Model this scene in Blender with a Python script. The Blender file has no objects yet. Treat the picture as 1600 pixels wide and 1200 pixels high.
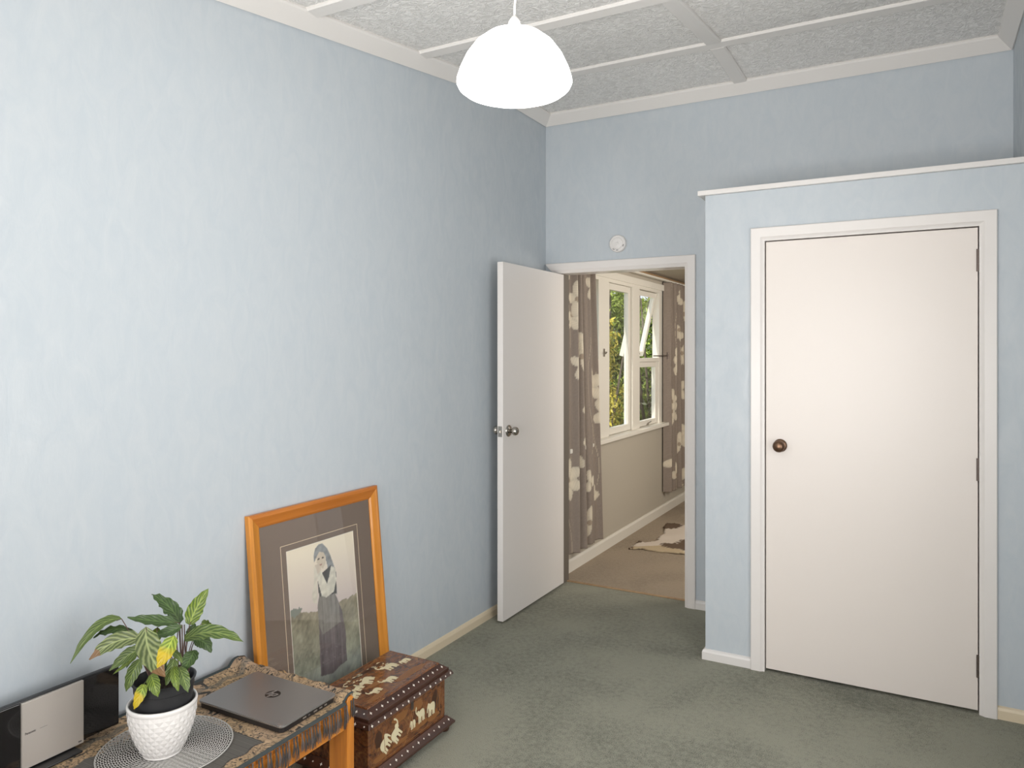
import bpy, bmesh, math, random
import numpy as np
from mathutils import Vector, Matrix
from mathutils.geometry import tessellate_polygon
PI = math.pi
rnd = random.Random(7)
S = bpy.context.scene
COL = S.collection

# ------------------------------------------------------------------ camera
F, CX, HY, CAMH = 1151.0, 800.0, 550.0, 1.49
TH = math.atan2(640, F)
cd = bpy.data.cameras.new('camera')
cam = bpy.data.objects.new('camera', cd)
COL.objects.link(cam)
cam.location = (0, 0, CAMH)
cam.rotation_euler = (PI/2, 0, TH)
cd.sensor_width = 36
cd.sensor_fit = 'HORIZONTAL'
cd.lens = 36*F/1600
cd.shift_y = -50/1600
cd.clip_start = 0.02
S.camera = cam
S.view_settings.view_transform = 'Standard'
S.view_settings.look = 'None'
S.view_settings.exposure = 0.10
S.view_settings.gamma = 1
S.view_settings.use_curve_mapping = False

# ------------------------------------------------------------------ sky, sun, flash, fill lights
W = bpy.data.worlds.new('world')
S.world = W
W.use_nodes = True
bgn = W.node_tree.nodes['Background']
bgn.inputs[0].default_value = (0.86, 0.93, 1.0, 1)
bgn.inputs[1].default_value = 1.3


def light(kind, name, loc, rot, energy, color=(1, 1, 1), size=None):
    d = bpy.data.lights.new(name, kind)
    d.energy = energy
    d.color = color
    if kind == 'AREA' and size:
        d.shape = 'RECTANGLE'
        d.size, d.size_y = size
    if kind == 'SUN':
        d.angle = 0.02
    o = bpy.data.objects.new(name, d)
    o.location = loc
    o.rotation_euler = rot
    COL.objects.link(o)
    return o


light('SUN', 'sun', (0, 0, 8), Vector((0.12, 0.62, -0.78)).to_track_quat('-Z', 'Y').to_euler(), 5.0, (1, 0.95, 0.82))
# fill light added behind the camera, outside an opening in the front wall
wl = light('AREA', 'window_daylight', (-0.75, -1.46, 1.10), (math.radians(-90-20), 0, PI), 43, (1, 0.955, 0.92), (2.0, 1.3))
wl.data.spread = math.radians(115)
# the photographer's flash, turned up and bounced off the ceiling above the camera
light('AREA', 'bounced_flash', (-0.35, 0.1, 1.75), (math.radians(180-52), 0, 0), 9, (1, 0.96, 0.92), (0.25, 0.25))
# fill light added beside the camera to even out the left wall
light('AREA', 'side_window_daylight', (0.53, 1.60, 1.15), (0, math.radians(90), 0), 33, (1, 0.965, 0.94), (1.3, 1.5))
# unseen area light inside the porch, facing its window wall
light('AREA', 'porch_daylight', (0.2, 5.4, 1.7), (0, math.radians(90), 0), 38, (1, 0.93, 0.84), (1.0, 1.4))

# ------------------------------------------------------------------ materials


def mat(name, col=(0.5, 0.5, 0.5), rough=0.5, metal=0.0, spec=0.5, coat=0.0):
    m = bpy.data.materials.new(name)
    m.use_nodes = True
    b = m.node_tree.nodes['Principled BSDF']
    b.inputs['Base Color'].default_value = (*col, 1)
    b.inputs['Roughness'].default_value = rough
    b.inputs['Metallic'].default_value = metal
    b.inputs['Specular IOR Level'].default_value = spec
    b.inputs['Coat Weight'].default_value = coat
    return m


class NT:
    def __init__(s, m):
        s.t = m.node_tree
        s.b = s.t.nodes['Principled BSDF']
        s.tc = s.t.nodes.new('ShaderNodeTexCoord')

    def n(s, kind, **kw):
        nd = s.t.nodes.new('ShaderNode' + kind)
        for k, v in kw.items():
            if hasattr(nd, k):
                setattr(nd, k, v)
            else:
                nd.inputs[k.replace('_', ' ')].default_value = v
        return nd

    def l(s, a, b):
        s.t.links.new(a, b)

    def coords(s, scale=(1, 1, 1), src='Object', rot=(0, 0, 0)):
        mp = s.n('Mapping')
        mp.inputs['Scale'].default_value = scale
        mp.inputs['Rotation'].default_value = rot
        s.l(s.tc.outputs[src], mp.inputs[0])
        return mp.outputs[0]

    def noise(s, co, scale, detail=3, dist=0.0, rough=0.5):
        nd = s.n('TexNoise')
        nd.inputs['Scale'].default_value = scale
        nd.inputs['Detail'].default_value = detail
        nd.inputs['Distortion'].default_value = dist
        nd.inputs['Roughness'].default_value = rough
        s.l(co, nd.inputs['Vector'])
        return nd.outputs['Fac']

    def ramp(s, fac, stops, interp='LINEAR'):
        r = s.n('ValToRGB')
        r.color_ramp.interpolation = interp
        e = r.color_ramp.elements
        while len(e) < len(stops):
            e.new(0.5)
        for k, (p, c) in enumerate(stops):
            e[k].position = p
            e[k].color = (*c, 1) if len(c) == 3 else c
        s.l(fac, r.inputs[0])
        return r.outputs['Color']

    def bump(s, h, strength=0.3, dist=0.01):
        b = s.n('Bump')
        b.inputs['Strength'].default_value = strength
        b.inputs['Distance'].default_value = dist
        s.l(h, b.inputs['Height'])
        s.l(b.outputs[0], s.b.inputs['Normal'])

    def mixc(s, fac, a, b):
        m = s.n('Mix', data_type='RGBA')
        if isinstance(fac, float):
            m.inputs[0].default_value = fac
        else:
            s.l(fac, m.inputs[0])
        for v, i in ((a, 6), (b, 7)):
            if isinstance(v, tuple):
                m.inputs[i].default_value = (*v, 1)
            else:
                s.l(v, m.inputs[i])
        return m.outputs[2]


def wallpaper(name, base, light_, rough=0.42):
    m = mat(name, base, rough, spec=0.45)
    t = NT(m)
    co = t.coords((1, 1, 0.45))
    a = t.noise(co, 16, 5, 1.2, 0.65)
    c = t.ramp(a, [(0.35, base), (0.7, light_)])
    t.l(c, t.b.inputs['Base Color'])
    r = t.ramp(a, [(0.4, (rough+0.12,)*3), (0.62, (rough-0.06,)*3)])
    t.l(r, t.b.inputs['Roughness'])
    f = t.noise(t.coords((1, 1, 0.3)), 120, 3)
    mm = t.n('Math', operation='MULTIPLY_ADD')
    t.l(f, mm.inputs[0])
    mm.inputs[1].default_value = 0.35
    t.l(a, mm.inputs[2])
    t.bump(mm.outputs[0], 0.07, 0.01)
    return m


M = {}
M['wall_blue'] = wallpaper('blue_wallpaper', (0.490, 0.540, 0.580), (0.530, 0.570, 0.600))
M['white'] = mat('white_gloss_paint', (0.77, 0.735, 0.705), 0.28)
M['white_trim'] = mat('white_trim_paint', (0.74, 0.715, 0.69), 0.32)
M['ceil_trim'] = mat('ceiling_trim_paint', (0.76, 0.735, 0.705), 0.45)
M['cream_trim'] = mat('cream_skirting_paint', (0.73, 0.62, 0.45), 0.35)
M['closet_door'] = mat('closet_door_paint', (0.76, 0.70, 0.65), 0.36)
t = NT(M['closet_door'])
t.bump(t.noise(t.coords((1, 1, 0.08)), 70, 3), 0.05, 0.004)
t = NT(M['white'])
t.bump(t.noise(t.coords((1, 1, 0.1)), 60, 3), 0.04, 0.004)
# embossed ceiling sheet
m = M['ceil_panel'] = mat('embossed_ceiling_paper', (0.55, 0.545, 0.52), 0.7)
t = NT(m)
nz = t.noise(t.coords((1, 1.0, 1)), 29, 1, 0.8)
hh = t.ramp(nz, [(0.38, (0, 0, 0)), (0.46, (1, 1, 1)), (0.52, (0.1, 0.1, 0.1)), (0.60, (1, 1, 1)), (0.70, (0, 0, 0))])
t.bump(hh, 0.6, 0.005)
t.l(t.mixc(hh, (0.74, 0.725, 0.70), (0.93, 0.915, 0.89)), t.b.inputs['Base Color'])


def carpet(name, dark, lite, sc=1.0):
    m = mat(name, dark, 0.95, spec=0.1)
    t = NT(m)
    co = t.coords()
    fine = t.noise(co, 260*sc, 2)
    mpb = t.n('Mapping')
    mpb.inputs['Location'].default_value = (5.3, 2.2, 0)
    t.l(co, mpb.inputs[0])
    big = t.noise(mpb.outputs[0], 1.5, 3, 0.5)
    mid = t.noise(co, 45, 3)
    a = t.n('Math', operation='MULTIPLY_ADD')
    t.l(big, a.inputs[0]); a.inputs[1].default_value = 0.75
    b2 = t.n('Math', operation='MULTIPLY_ADD')
    t.l(fine, b2.inputs[0]); b2.inputs[1].default_value = 0.8
    b3 = t.n('Math', operation='MULTIPLY')
    t.l(mid, b3.inputs[0]); b3.inputs[1].default_value = 0.35
    t.l(b3.outputs[0], b2.inputs[2])
    t.l(b2.outputs[0], a.inputs[2])
    t.l(t.ramp(a.outputs[0], [(0.72, dark), (1.35, lite)]), t.b.inputs['Base Color'])
    t.bump(fine, 0.9, 0.01)
    t.b.inputs['Sheen Weight'].default_value = 0.15
    return m


M['carpet_green'] = carpet('green_carpet', (0.118, 0.124, 0.096), (0.36, 0.355, 0.275))
M['carpet_beige'] = carpet('beige_carpet', (0.30, 0.235, 0.165), (0.46, 0.37, 0.27))
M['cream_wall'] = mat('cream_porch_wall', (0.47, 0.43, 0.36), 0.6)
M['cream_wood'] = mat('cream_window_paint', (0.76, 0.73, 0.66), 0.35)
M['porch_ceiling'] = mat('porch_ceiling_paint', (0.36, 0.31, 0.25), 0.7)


def wood(name, a, b, axis='z', scale=30, rough=0.35, coat=0.2):
    m = mat(name, a, rough, coat=coat)
    t = NT(m)
    s = {'x': (0.06, 1, 1), 'y': (1, 0.06, 1), 'z': (1, 1, 0.06)}[axis]
    co = t.coords(s)
    n1 = t.noise(co, scale, 5, 0.8)
    n2 = t.noise(co, scale*5, 3)
    mm = t.n('Math', operation='MULTIPLY_ADD')
    t.l(n2, mm.inputs[0]); mm.inputs[1].default_value = 0.3
    t.l(n1, mm.inputs[2])
    t.l(t.ramp(mm.outputs[0], [(0.40, a), (0.9, b)]), t.b.inputs['Base Color'])
    t.bump(mm.outputs[0], 0.06, 0.003)
    return m


PINE = ((0.40, 0.120, 0.015), (0.68, 0.26, 0.035))
M['pine_x'] = wood('pine_along_x', *PINE, 'x')
M['pine_y'] = wood('pine_along_y', *PINE, 'y')
M['pine_z'] = wood('pine_upright', *PINE, 'z')
M['ash_y'] = wood('amber_frame_top', (0.40, 0.115, 0.014), (0.58, 0.20, 0.028), 'y', 22)
M['ash_z'] = wood('amber_frame_side', (0.50, 0.180, 0.018), (0.72, 0.29, 0.035), 'z', 22)
M['dark_wood'] = wood('dark_rosewood', (0.030, 0.012, 0.008), (0.085, 0.034, 0.020), 'y', 26, 0.28, 0.3)
M['tan_strip'] = wood('tan_timber_strip', (0.33, 0.21, 0.11), (0.45, 0.30, 0.17), 'y', 20, 0.5, 0)


def marquetry(name):
    m = mat(name, (0.2, 0.08, 0.03), 0.26, coat=0.35)
    t = NT(m)
    co = t.coords((1, 1, 1))
    n = t.noise(co, 11, 4, 2.6, 0.55)
    g = t.noise(t.coords((1, 0.3, 1)), 90, 3)
    c = t.ramp(n, [(0.33, (0.040, 0.014, 0.009)), (0.44, (0.085, 0.026, 0.012)), (0.50, (0.21, 0.070, 0.020)),
                   (0.56, (0.10, 0.032, 0.014)), (0.66, (0.29, 0.125, 0.035))], 'LINEAR')
    t.l(t.mixc(0.22, c, t.ramp(g, [(0.35, (0.03, 0.012, 0.008)), (0.65, (0.38, 0.17, 0.06))])), t.b.inputs['Base Color'])
    return m


M['marquetry'] = marquetry('wood_marquetry')
M['bone'] = mat('bone_inlay', (0.72, 0.64, 0.42), 0.4)
M['bone_white'] = mat('white_bone_inlay', (0.80, 0.74, 0.66), 0.4)
M['light_wood_inlay'] = mat('amber_wood_inlay', (0.25, 0.105, 0.032), 0.35)
M['dark_inlay'] = mat('dark_wood_inlay', (0.06, 0.025, 0.013), 0.3)
M['black_plastic'] = mat('black_plastic', (0.014, 0.014, 0.015), 0.38)
M['black_gloss'] = mat('black_gloss_panel', (0.010, 0.009, 0.009), 0.09, coat=0.5)
M['pot_black'] = mat('black_nursery_plastic', (0.022, 0.022, 0.024), 0.42)
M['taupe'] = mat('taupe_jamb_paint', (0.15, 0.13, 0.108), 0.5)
M['soil'] = mat('potting_soil', (0.035, 0.024, 0.018), 0.95)
M['ceramic'] = mat('white_ceramic', (0.82, 0.79, 0.76), 0.22, coat=0.3)
M['laptop_lid'] = mat('brushed_grey_aluminium', (0.27, 0.255, 0.245), 0.38, metal=0.6)
M['laptop_edge'] = mat('laptop_bright_edge', (0.55, 0.54, 0.54), 0.2, metal=0.9)
M['laptop_dark'] = mat('laptop_black_base', (0.018, 0.016, 0.016), 0.35)
M['logo_dark'] = mat('logo_dark', (0.012, 0.010, 0.010), 0.3)
M['logo_silver'] = mat('logo_silver', (0.42, 0.40, 0.39), 0.3, metal=0.7)
M['port_silver'] = mat('port_metal', (0.55, 0.55, 0.55), 0.3, metal=0.9)
M['stereo_silver'] = mat('stereo_champagne_panel', (0.50, 0.455, 0.41), 0.42, metal=0.35)
M['print_grey'] = mat('printed_grey_lettering', (0.10, 0.09, 0.085), 0.5)
M['print_faint'] = mat('printed_faint_lettering', (0.33, 0.30, 0.275), 0.5)
M['nickel'] = mat('satin_nickel', (0.46, 0.43, 0.39), 0.24, metal=1.0)
M['bronze'] = mat('aged_bronze', (0.16, 0.095, 0.06), 0.3, metal=0.85)
M['hinge'] = mat('dark_worn_hinge_steel', (0.16, 0.13, 0.115), 0.4, metal=0.8)
M['plastic_white'] = mat('white_plastic', (0.74, 0.72, 0.70), 0.4)
M['grey_dot'] = mat('grey_vent_slot', (0.30, 0.29, 0.29), 0.6)
M['cord_white'] = mat('white_flex', (0.80, 0.76, 0.70), 0.5)
M['mat_board'] = mat('brown_mount_board', (0.185, 0.138, 0.106), 0.75)
M['gold_line'] = mat('cream_mount_line', (0.72, 0.58, 0.40), 0.5)
M['rust_edge'] = mat('white_bevel_core', (0.78, 0.72, 0.62), 0.6)
M['placemat'] = mat('woven_silver_wire', (0.50, 0.48, 0.45), 0.5, metal=0.2)
M['fringe'] = mat('grey_fringe_yarn', (0.068, 0.058, 0.053), 0.9)
M['fringe2'] = mat('brown_grey_fringe_yarn', (0.13, 0.105, 0.095), 0.9)
M['piping'] = mat('slate_runner_border', (0.045, 0.053, 0.052), 0.85)
M['grey_box'] = mat('grey_card_box', (0.34, 0.31, 0.28), 0.6)
M['glass_opal'] = mat('lit_opal_glass', (0.95, 0.93, 0.90), 0.15)
b = M['glass_opal'].node_tree.nodes['Principled BSDF']
b.inputs['Emission Color'].default_value = (1, 0.985, 0.96, 1)
b.inputs['Emission Strength'].default_value = 10.0
M['bulb'] = mat('lit_bulb', (1, 1, 1), 0.3)
b = M['bulb'].node_tree.nodes['Principled BSDF']
b.inputs['Emission Color'].default_value = (1, 0.96, 0.9, 1)
b.inputs['Emission Strength'].default_value = 12


def glass_mat(name, gl=0.08, tint=(1, 1, 1)):
    m = bpy.data.materials.new(name)
    m.use_nodes = True
    nt = m.node_tree
    nt.nodes.clear()
    out = nt.nodes.new('ShaderNodeOutputMaterial')
    mx = nt.nodes.new('ShaderNodeMixShader')
    tr = nt.nodes.new('ShaderNodeBsdfTransparent')
    tr.inputs[0].default_value = (*tint, 1)
    g = nt.nodes.new('ShaderNodeBsdfGlossy')
    g.inputs['Roughness'].default_value = 0.02
    fr = nt.nodes.new('ShaderNodeLayerWeight')       # facing: the same from both sides of the pane
    fr.inputs[0].default_value = 0.5
    pw = nt.nodes.new('ShaderNodeMath')
    pw.operation = 'POWER'
    nt.links.new(fr.outputs['Facing'], pw.inputs[0])
    pw.inputs[1].default_value = 4.0
    ma = nt.nodes.new('ShaderNodeMath')
    ma.operation = 'MULTIPLY_ADD'
    nt.links.new(pw.outputs[0], ma.inputs[0])
    ma.inputs[1].default_value = 0.5
    ma.inputs[2].default_value = gl*0.5
    nt.links.new(ma.outputs[0], mx.inputs[0])
    nt.links.new(tr.outputs[0], mx.inputs[1])
    nt.links.new(g.outputs[0], mx.inputs[2])
    nt.links.new(mx.outputs[0], out.inputs[0])
    return m


M['pane'] = glass_mat('window_glass', tint=(0.98, 0.98, 0.98))
M['picture_glass'] = glass_mat('picture_glass')


def attr_mat(name, rough=0.8, weave=0.0, spec=0.3):
    m = mat(name, (0.5, 0.5, 0.5), rough, spec=spec)
    t = NT(m)
    a = t.n('VertexColor', layer_name='Col')
    t.l(a.outputs['Color'], t.b.inputs['Base Color'])
    if weave:
        t.bump(t.noise(t.coords(), weave, 2), 0.4, 0.003)
    return m


M['print'] = attr_mat('printed_picture', 0.6)
M['runner'] = attr_mat('paisley_cloth', 0.9, 900)
M['linen'] = attr_mat('flowered_linen', 0.85, 700)
M['hide'] = attr_mat('cow_hide', 0.9, 300)


def leaf_mat(name, dark, lite, edge=None, stripes=7.0, yellow=None):
    m = mat(name, dark, 0.38, spec=0.45)
    t = NT(m)
    sx = t.n('SeparateXYZ')
    t.l(t.tc.outputs['UV'], sx.inputs[0])
    ab = t.n('Math', operation='ABSOLUTE')
    t.l(sx.outputs[1], ab.inputs[0])
    m1 = t.n('Math', operation='MULTIPLY_ADD')
    t.l(ab.outputs[0], m1.inputs[0]); m1.inputs[1].default_value = -0.35
    t.l(sx.outputs[0], m1.inputs[2])
    nn = t.noise(t.coords(), 55, 2)
    m0 = t.n('Math', operation='MULTIPLY_ADD')
    t.l(nn, m0.inputs[0]); m0.inputs[1].default_value = 0.10
    t.l(m1.outputs[0], m0.inputs[2])
    m2 = t.n('Math', operation='MULTIPLY')
    t.l(m0.outputs[0], m2.inputs[0]); m2.inputs[1].default_value = stripes*2*PI
    m3 = t.n('Math', operation='SINE')
    t.l(m2.outputs[0], m3.inputs[0])
    m4 = t.n('Math', operation='MULTIPLY_ADD')
    t.l(m3.outputs[0], m4.inputs[0]); m4.inputs[1].default_value = 0.35; m4.inputs[2].default_value = 0.5
    c = t.ramp(m4.outputs[0], [(0.25, dark), (0.85, lite)])
    # pale midrib
    c = t.mixc(t.ramp(ab.outputs[0], [(0.03, (1, 1, 1)), (0.12, (0, 0, 0))]), c, tuple(min(1, x*1.3) for x in lite))
    big = t.noise(t.coords(), 22, 2)
    if yellow:
        mm = t.n('Math', operation='MULTIPLY_ADD')
        t.l(big, mm.inputs[0]); mm.inputs[1].default_value = 0.9
        t.l(sx.outputs[0], mm.inputs[2])
        c = t.mixc(t.ramp(mm.outputs[0], [(0.80, (0, 0, 0)), (1.25, (1, 1, 1))]), c, yellow)
    if edge:
        mm = t.n('Math', operation='MULTIPLY_ADD')
        t.l(big, mm.inputs[0]); mm.inputs[1].default_value = 0.35
        t.l(sx.outputs[0], mm.inputs[2])
        c = t.mixc(t.ramp(mm.outputs[0], [(0.99, (0, 0, 0)), (1.12, (1, 1, 1))]), c, edge)
    t.l(c, t.b.inputs['Base Color'])
    t.bump(m3.outputs[0], 0.25, 0.002)
    return m


M['leaf_dark'] = leaf_mat('leaf_dark_green', (0.030, 0.062, 0.015), (0.070, 0.118, 0.032))
M['leaf_mid'] = leaf_mat('leaf_mid_green', (0.050, 0.092, 0.018), (0.155, 0.205, 0.055))
M['leaf_striped'] = leaf_mat('leaf_striped', (0.075, 0.105, 0.034), (0.25, 0.29, 0.12), edge=(0.20, 0.11, 0.045), stripes=6)
M['leaf_bright'] = leaf_mat('leaf_bright', (0.065, 0.115, 0.016), (0.20, 0.26, 0.040))
M['leaf_yellow'] = leaf_mat('leaf_yellowing', (0.13, 0.20, 0.02), (0.33, 0.40, 0.06), stripes=5, yellow=(0.52, 0.38, 0.02))
M['stem'] = mat('maroon_leaf_stalk', (0.115, 0.065, 0.050), 0.5)
M['stem_green'] = mat('green_leaf_stalk', (0.13, 0.16, 0.05), 0.5)


def foliage_mat(name, c1, c2, c3):
    m = mat(name, c2, 0.5, spec=0.3)
    t = NT(m)
    n = t.noise(t.coords(), 6, 3)
    t.l(t.ramp(n, [(0.3, c1), (0.5, c2), (0.7, c3)]), t.b.inputs['Base Color'])
    t.b.inputs['Transmission Weight'].default_value = 0
    return m


M['bush_yellow'] = foliage_mat('sunny_hedge_leaves', (0.10, 0.17, 0.02), (0.30, 0.40, 0.07), (0.55, 0.60, 0.16))
M['bush_dark'] = foliage_mat('shaded_tree_leaves', (0.010, 0.016, 0.008), (0.035, 0.05, 0.02), (0.10, 0.12, 0.06))  # dark green leaf colours of the garden tree
M['bush_gold'] = foliage_mat('golden_shrub_leaves', (0.16, 0.14, 0.02), (0.45, 0.38, 0.05), (0.70, 0.60, 0.12))
M['bark'] = mat('grey_brown_bark', (0.10, 0.08, 0.06), 0.9)
M['grass'] = carpet('outdoor_grass', (0.05, 0.09, 0.02), (0.14, 0.2, 0.06), 0.3)
M['fence'] = wood('weathered_fence_timber', (0.06, 0.05, 0.04), (0.11, 0.09, 0.07), 'z', 14, 0.8, 0)

# ------------------------------------------------------------------ object helpers


def link(o, parent=None):
    COL.objects.link(o)
    if parent is not None:
        o.parent = parent
    return o


def tag(o, label=None, cat=None, group=None, kind=None):
    if label:
        o['label'] = label
    if cat:
        o['category'] = cat
    if group:
        o['group'] = group
    if kind:
        o['kind'] = kind
    return o


def thing(name, label, cat, loc=(0, 0, 0), rot=(0, 0, 0), group=None):
    o = bpy.data.objects.new(name, None)
    o.empty_display_size = 0.05
    o.location = loc
    o.rotation_euler = rot
    link(o)
    return tag(o, label, cat, group)


def obj(name, bm, m, parent=None, smooth=False, bevel=0.0, seg=2, solid=0.0, angle=None):
    me = bpy.data.meshes.new(name)
    if isinstance(bm, bmesh.types.BMesh):
        bm.normal_update()
        bm.to_mesh(me)
        bm.free()
    else:
        me = bm
    me.materials.append(m)
    if smooth:
        me.polygons.foreach_set('use_smooth', [True]*len(me.polygons))
        if angle:
            me.set_sharp_from_angle(angle=math.radians(angle))
    o = bpy.data.objects.new(name, me)
    link(o, parent)
    if solid:
        md = o.modifiers.new('solid', 'SOLIDIFY')
        md.thickness = solid
        md.offset = 0
    if bevel:
        md = o.modifiers.new('bevel', 'BEVEL')
        md.width = bevel
        md.segments = seg
        md.limit_method = 'ANGLE'
        md.angle_limit = math.radians(40)
    return o


def struct(name, bm, m, parent=None, **kw):
    o = obj(name, bm, m, parent, **kw)
    if parent is None:
        o['kind'] = 'structure'
    return o


def B():
    return bmesh.new()


def box(bm, x0, x1, y0, y1, z0, z1, mtx=None):
    vs = [bm.verts.new((x, y, z)) for x in (x0, x1) for y in (y0, y1) for z in (z0, z1)]
    for f in ((0, 1, 3, 2), (4, 6, 7, 5), (0, 4, 5, 1), (2, 3, 7, 6), (0, 2, 6, 4), (1, 5, 7, 3)):
        bm.faces.new([vs[i] for i in f])
    if mtx is not None:
        bmesh.ops.transform(bm, matrix=mtx, verts=vs)
    return bm


def bx(*a, mtx=None):
    return box(B(), *a, mtx=mtx)


def lathe(prof, n=48, axis='z', c=(0, 0, 0), caps=True):
    bm = B()
    rings = []
    for r, h in prof:
        ring = []
        for k in range(n):
            a = 2*PI*k/n
            p = (r*math.cos(a), r*math.sin(a), h)
            if axis == 'x':
                p = (h, p[0], p[1])
            elif axis == 'y':
                p = (p[0], h, p[1])
            elif axis == '-y':
                p = (p[0], -h, p[1])
            ring.append(bm.verts.new((p[0]+c[0], p[1]+c[1], p[2]+c[2])))
        rings.append(ring)
    for a, b_ in zip(rings, rings[1:]):
        for k in range(n):
            bm.faces.new((a[k], a[(k+1) % n], b_[(k+1) % n], b_[k]))
    if caps:
        if prof[0][0] > 1e-5:
            bm.faces.new(list(reversed(rings[0])))
        if prof[-1][0] > 1e-5:
            bm.faces.new(rings[-1])
    bmesh.ops.remove_doubles(bm, verts=bm.verts, dist=1e-6)
    bmesh.ops.recalc_face_normals(bm, faces=bm.faces)
    return bm


def tube(bm, pts, r, n=8, closed=False):
    pts = [Vector(p) for p in pts]
    rr = r if isinstance(r, (list, tuple)) else [r]*len(pts)
    prev = None
    up = Vector((0.13, 0.21, 1)).normalized()
    for i, p in enumerate(pts):
        if closed:
            d = (pts[(i+1) % len(pts)]-pts[i-1]).normalized()
        else:
            d = (pts[min(i+1, len(pts)-1)]-pts[max(i-1, 0)])
            d = d.normalized() if d.length > 1e-9 else Vector((0, 0, 1))
        u = d.cross(up)
        if u.length < 1e-3:
            u = d.cross(Vector((1, 0, 0)))
        u.normalize()
        v = d.cross(u)
        ring = [bm.verts.new(p+(u*math.cos(2*PI*k/n)+v*math.sin(2*PI*k/n))*rr[i]) for k in range(n)]
        if prev:
            for k in range(n):
                bm.faces.new((prev[k], prev[(k+1) % n], ring[(k+1) % n], ring[k]))
        else:
            first = ring
        prev = ring
    if closed:
        for k in range(n):
            bm.faces.new((prev[k], prev[(k+1) % n], first[(k+1) % n], first[k]))
    else:
        bm.faces.new(list(reversed(first)))
        bm.faces.new(prev)
    return bm


def prism(poly, place, h, bm=None):
    """poly: 2d outline (ccw); place(u, v, w) -> 3d point; extruded from w=0 to w=h"""
    bm = bm or B()
    tris = tessellate_polygon([[Vector((u, v, 0)) for u, v in poly]])
    lo = [bm.verts.new(place(u, v, 0)) for u, v in poly]
    hi = [bm.verts.new(place(u, v, h)) for u, v in poly]
    for a, b_, c in tris:
        try:
            bm.faces.new((hi[a], hi[b_], hi[c]))
            bm.faces.new((lo[c], lo[b_], lo[a]))
        except ValueError:
            pass
    n = len(poly)
    for k in range(n):
        bm.faces.new((lo[k], lo[(k+1) % n], hi[(k+1) % n], hi[k]))
    bmesh.ops.recalc_face_normals(bm, faces=bm.faces)
    return bm


def profile_bar(prof, p0, p1, U, V, m0=0.0, m1=0.0):
    """extrudes a profile [(u, v)] from p0 to p1; the ends are mitred: shifted along the run by u*m0, u*m1"""
    bm = B()
    p0, p1, U, V = Vector(p0), Vector(p1), Vector(U), Vector(V)
    d = (p1-p0).normalized()
    a = [bm.verts.new(p0+U*u+V*v+d*(u*m0)) for u, v in prof]
    b_ = [bm.verts.new(p1+U*u+V*v+d*(u*m1)) for u, v in prof]
    n = len(prof)
    for k in range(n):
        bm.faces.new((a[k], a[(k+1) % n], b_[(k+1) % n], b_[k]))
    bm.faces.new(list(reversed(a)))
    bm.faces.new(b_)
    bmesh.ops.recalc_face_normals(bm, faces=bm.faces)
    return bm


def grid_mesh(name, nu, nv, fn, colfn=None):
    """(nu+1)x(nv+1) sheet; fn(u, v) -> point, colfn(U, V arrays) -> rgb arrays stored as attribute Col"""
    vs, fs = [], []
    for j in range(nv+1):
        for i in range(nu+1):
            vs.append(fn(i/nu, j/nv))
    for j in range(nv):
        for i in range(nu):
            a = j*(nu+1)+i
            fs.append((a, a+1, a+nu+2, a+nu+1))
    me = bpy.data.meshes.new(name)
    me.from_pydata(vs, [], fs)
    if colfn:
        U, V = np.meshgrid(np.linspace(0, 1, nu+1), np.linspace(0, 1, nv+1))
        rgb = colfn(U.ravel(), V.ravel())
        ca = me.color_attributes.new('Col', 'FLOAT_COLOR', 'POINT')
        ca.data.foreach_set('color', np.c_[rgb, np.ones(len(rgb))].astype(np.float32).ravel())
    return me


def vnoise(x, y, seed=0):
    """smooth value noise on arrays"""
    r = np.random.RandomState(seed).rand(64, 64)
    xi, yi = np.floor(x).astype(int), np.floor(y).astype(int)
    fx, fy = x-xi, y-yi
    fx, fy = fx*fx*(3-2*fx), fy*fy*(3-2*fy)
    g = lambda a, b_: r[a % 64, b_ % 64]
    return (g(xi, yi)*(1-fx)+g(xi+1, yi)*fx)*(1-fy)+(g(xi, yi+1)*(1-fx)+g(xi+1, yi+1)*fx)*fy


def inpoly(px, py, poly):
    r = np.zeros(px.shape, bool)
    n = len(poly)
    for k in range(n):
        x0, y0 = poly[k]
        x1, y1 = poly[(k+1) % n]
        c = ((y0 > py) != (y1 > py)) & (px < (x1-x0)*(py-y0)/((y1-y0) if y1 != y0 else 1e-9)+x0)
        r ^= c
    return r


fv = Vector((-math.sin(TH), math.cos(TH), 0))
rv = Vector((math.cos(TH), math.sin(TH), 0))


def at(px, py, depth):
    """world point seen at a photo pixel at a given distance ahead of the camera"""
    return Vector((0, 0, CAMH))+fv*depth+rv*((px-CX)/F*depth)-Vector((0, 0, 1))*((py-HY)/F*depth)


# ------------------------------------------------------------------ the room shell
XL, XR, YB, YC, YF = -2.12, 0.385, 4.26, 3.585, -1.25
CZ = 3.005                      # ceiling sheet over the back strip
KY, SL = 3.635, 0.127           # the ceiling slopes down towards the camera from here


def cz(y):
    return CZ if y > KY else CZ-SL*(KY-y)


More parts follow.
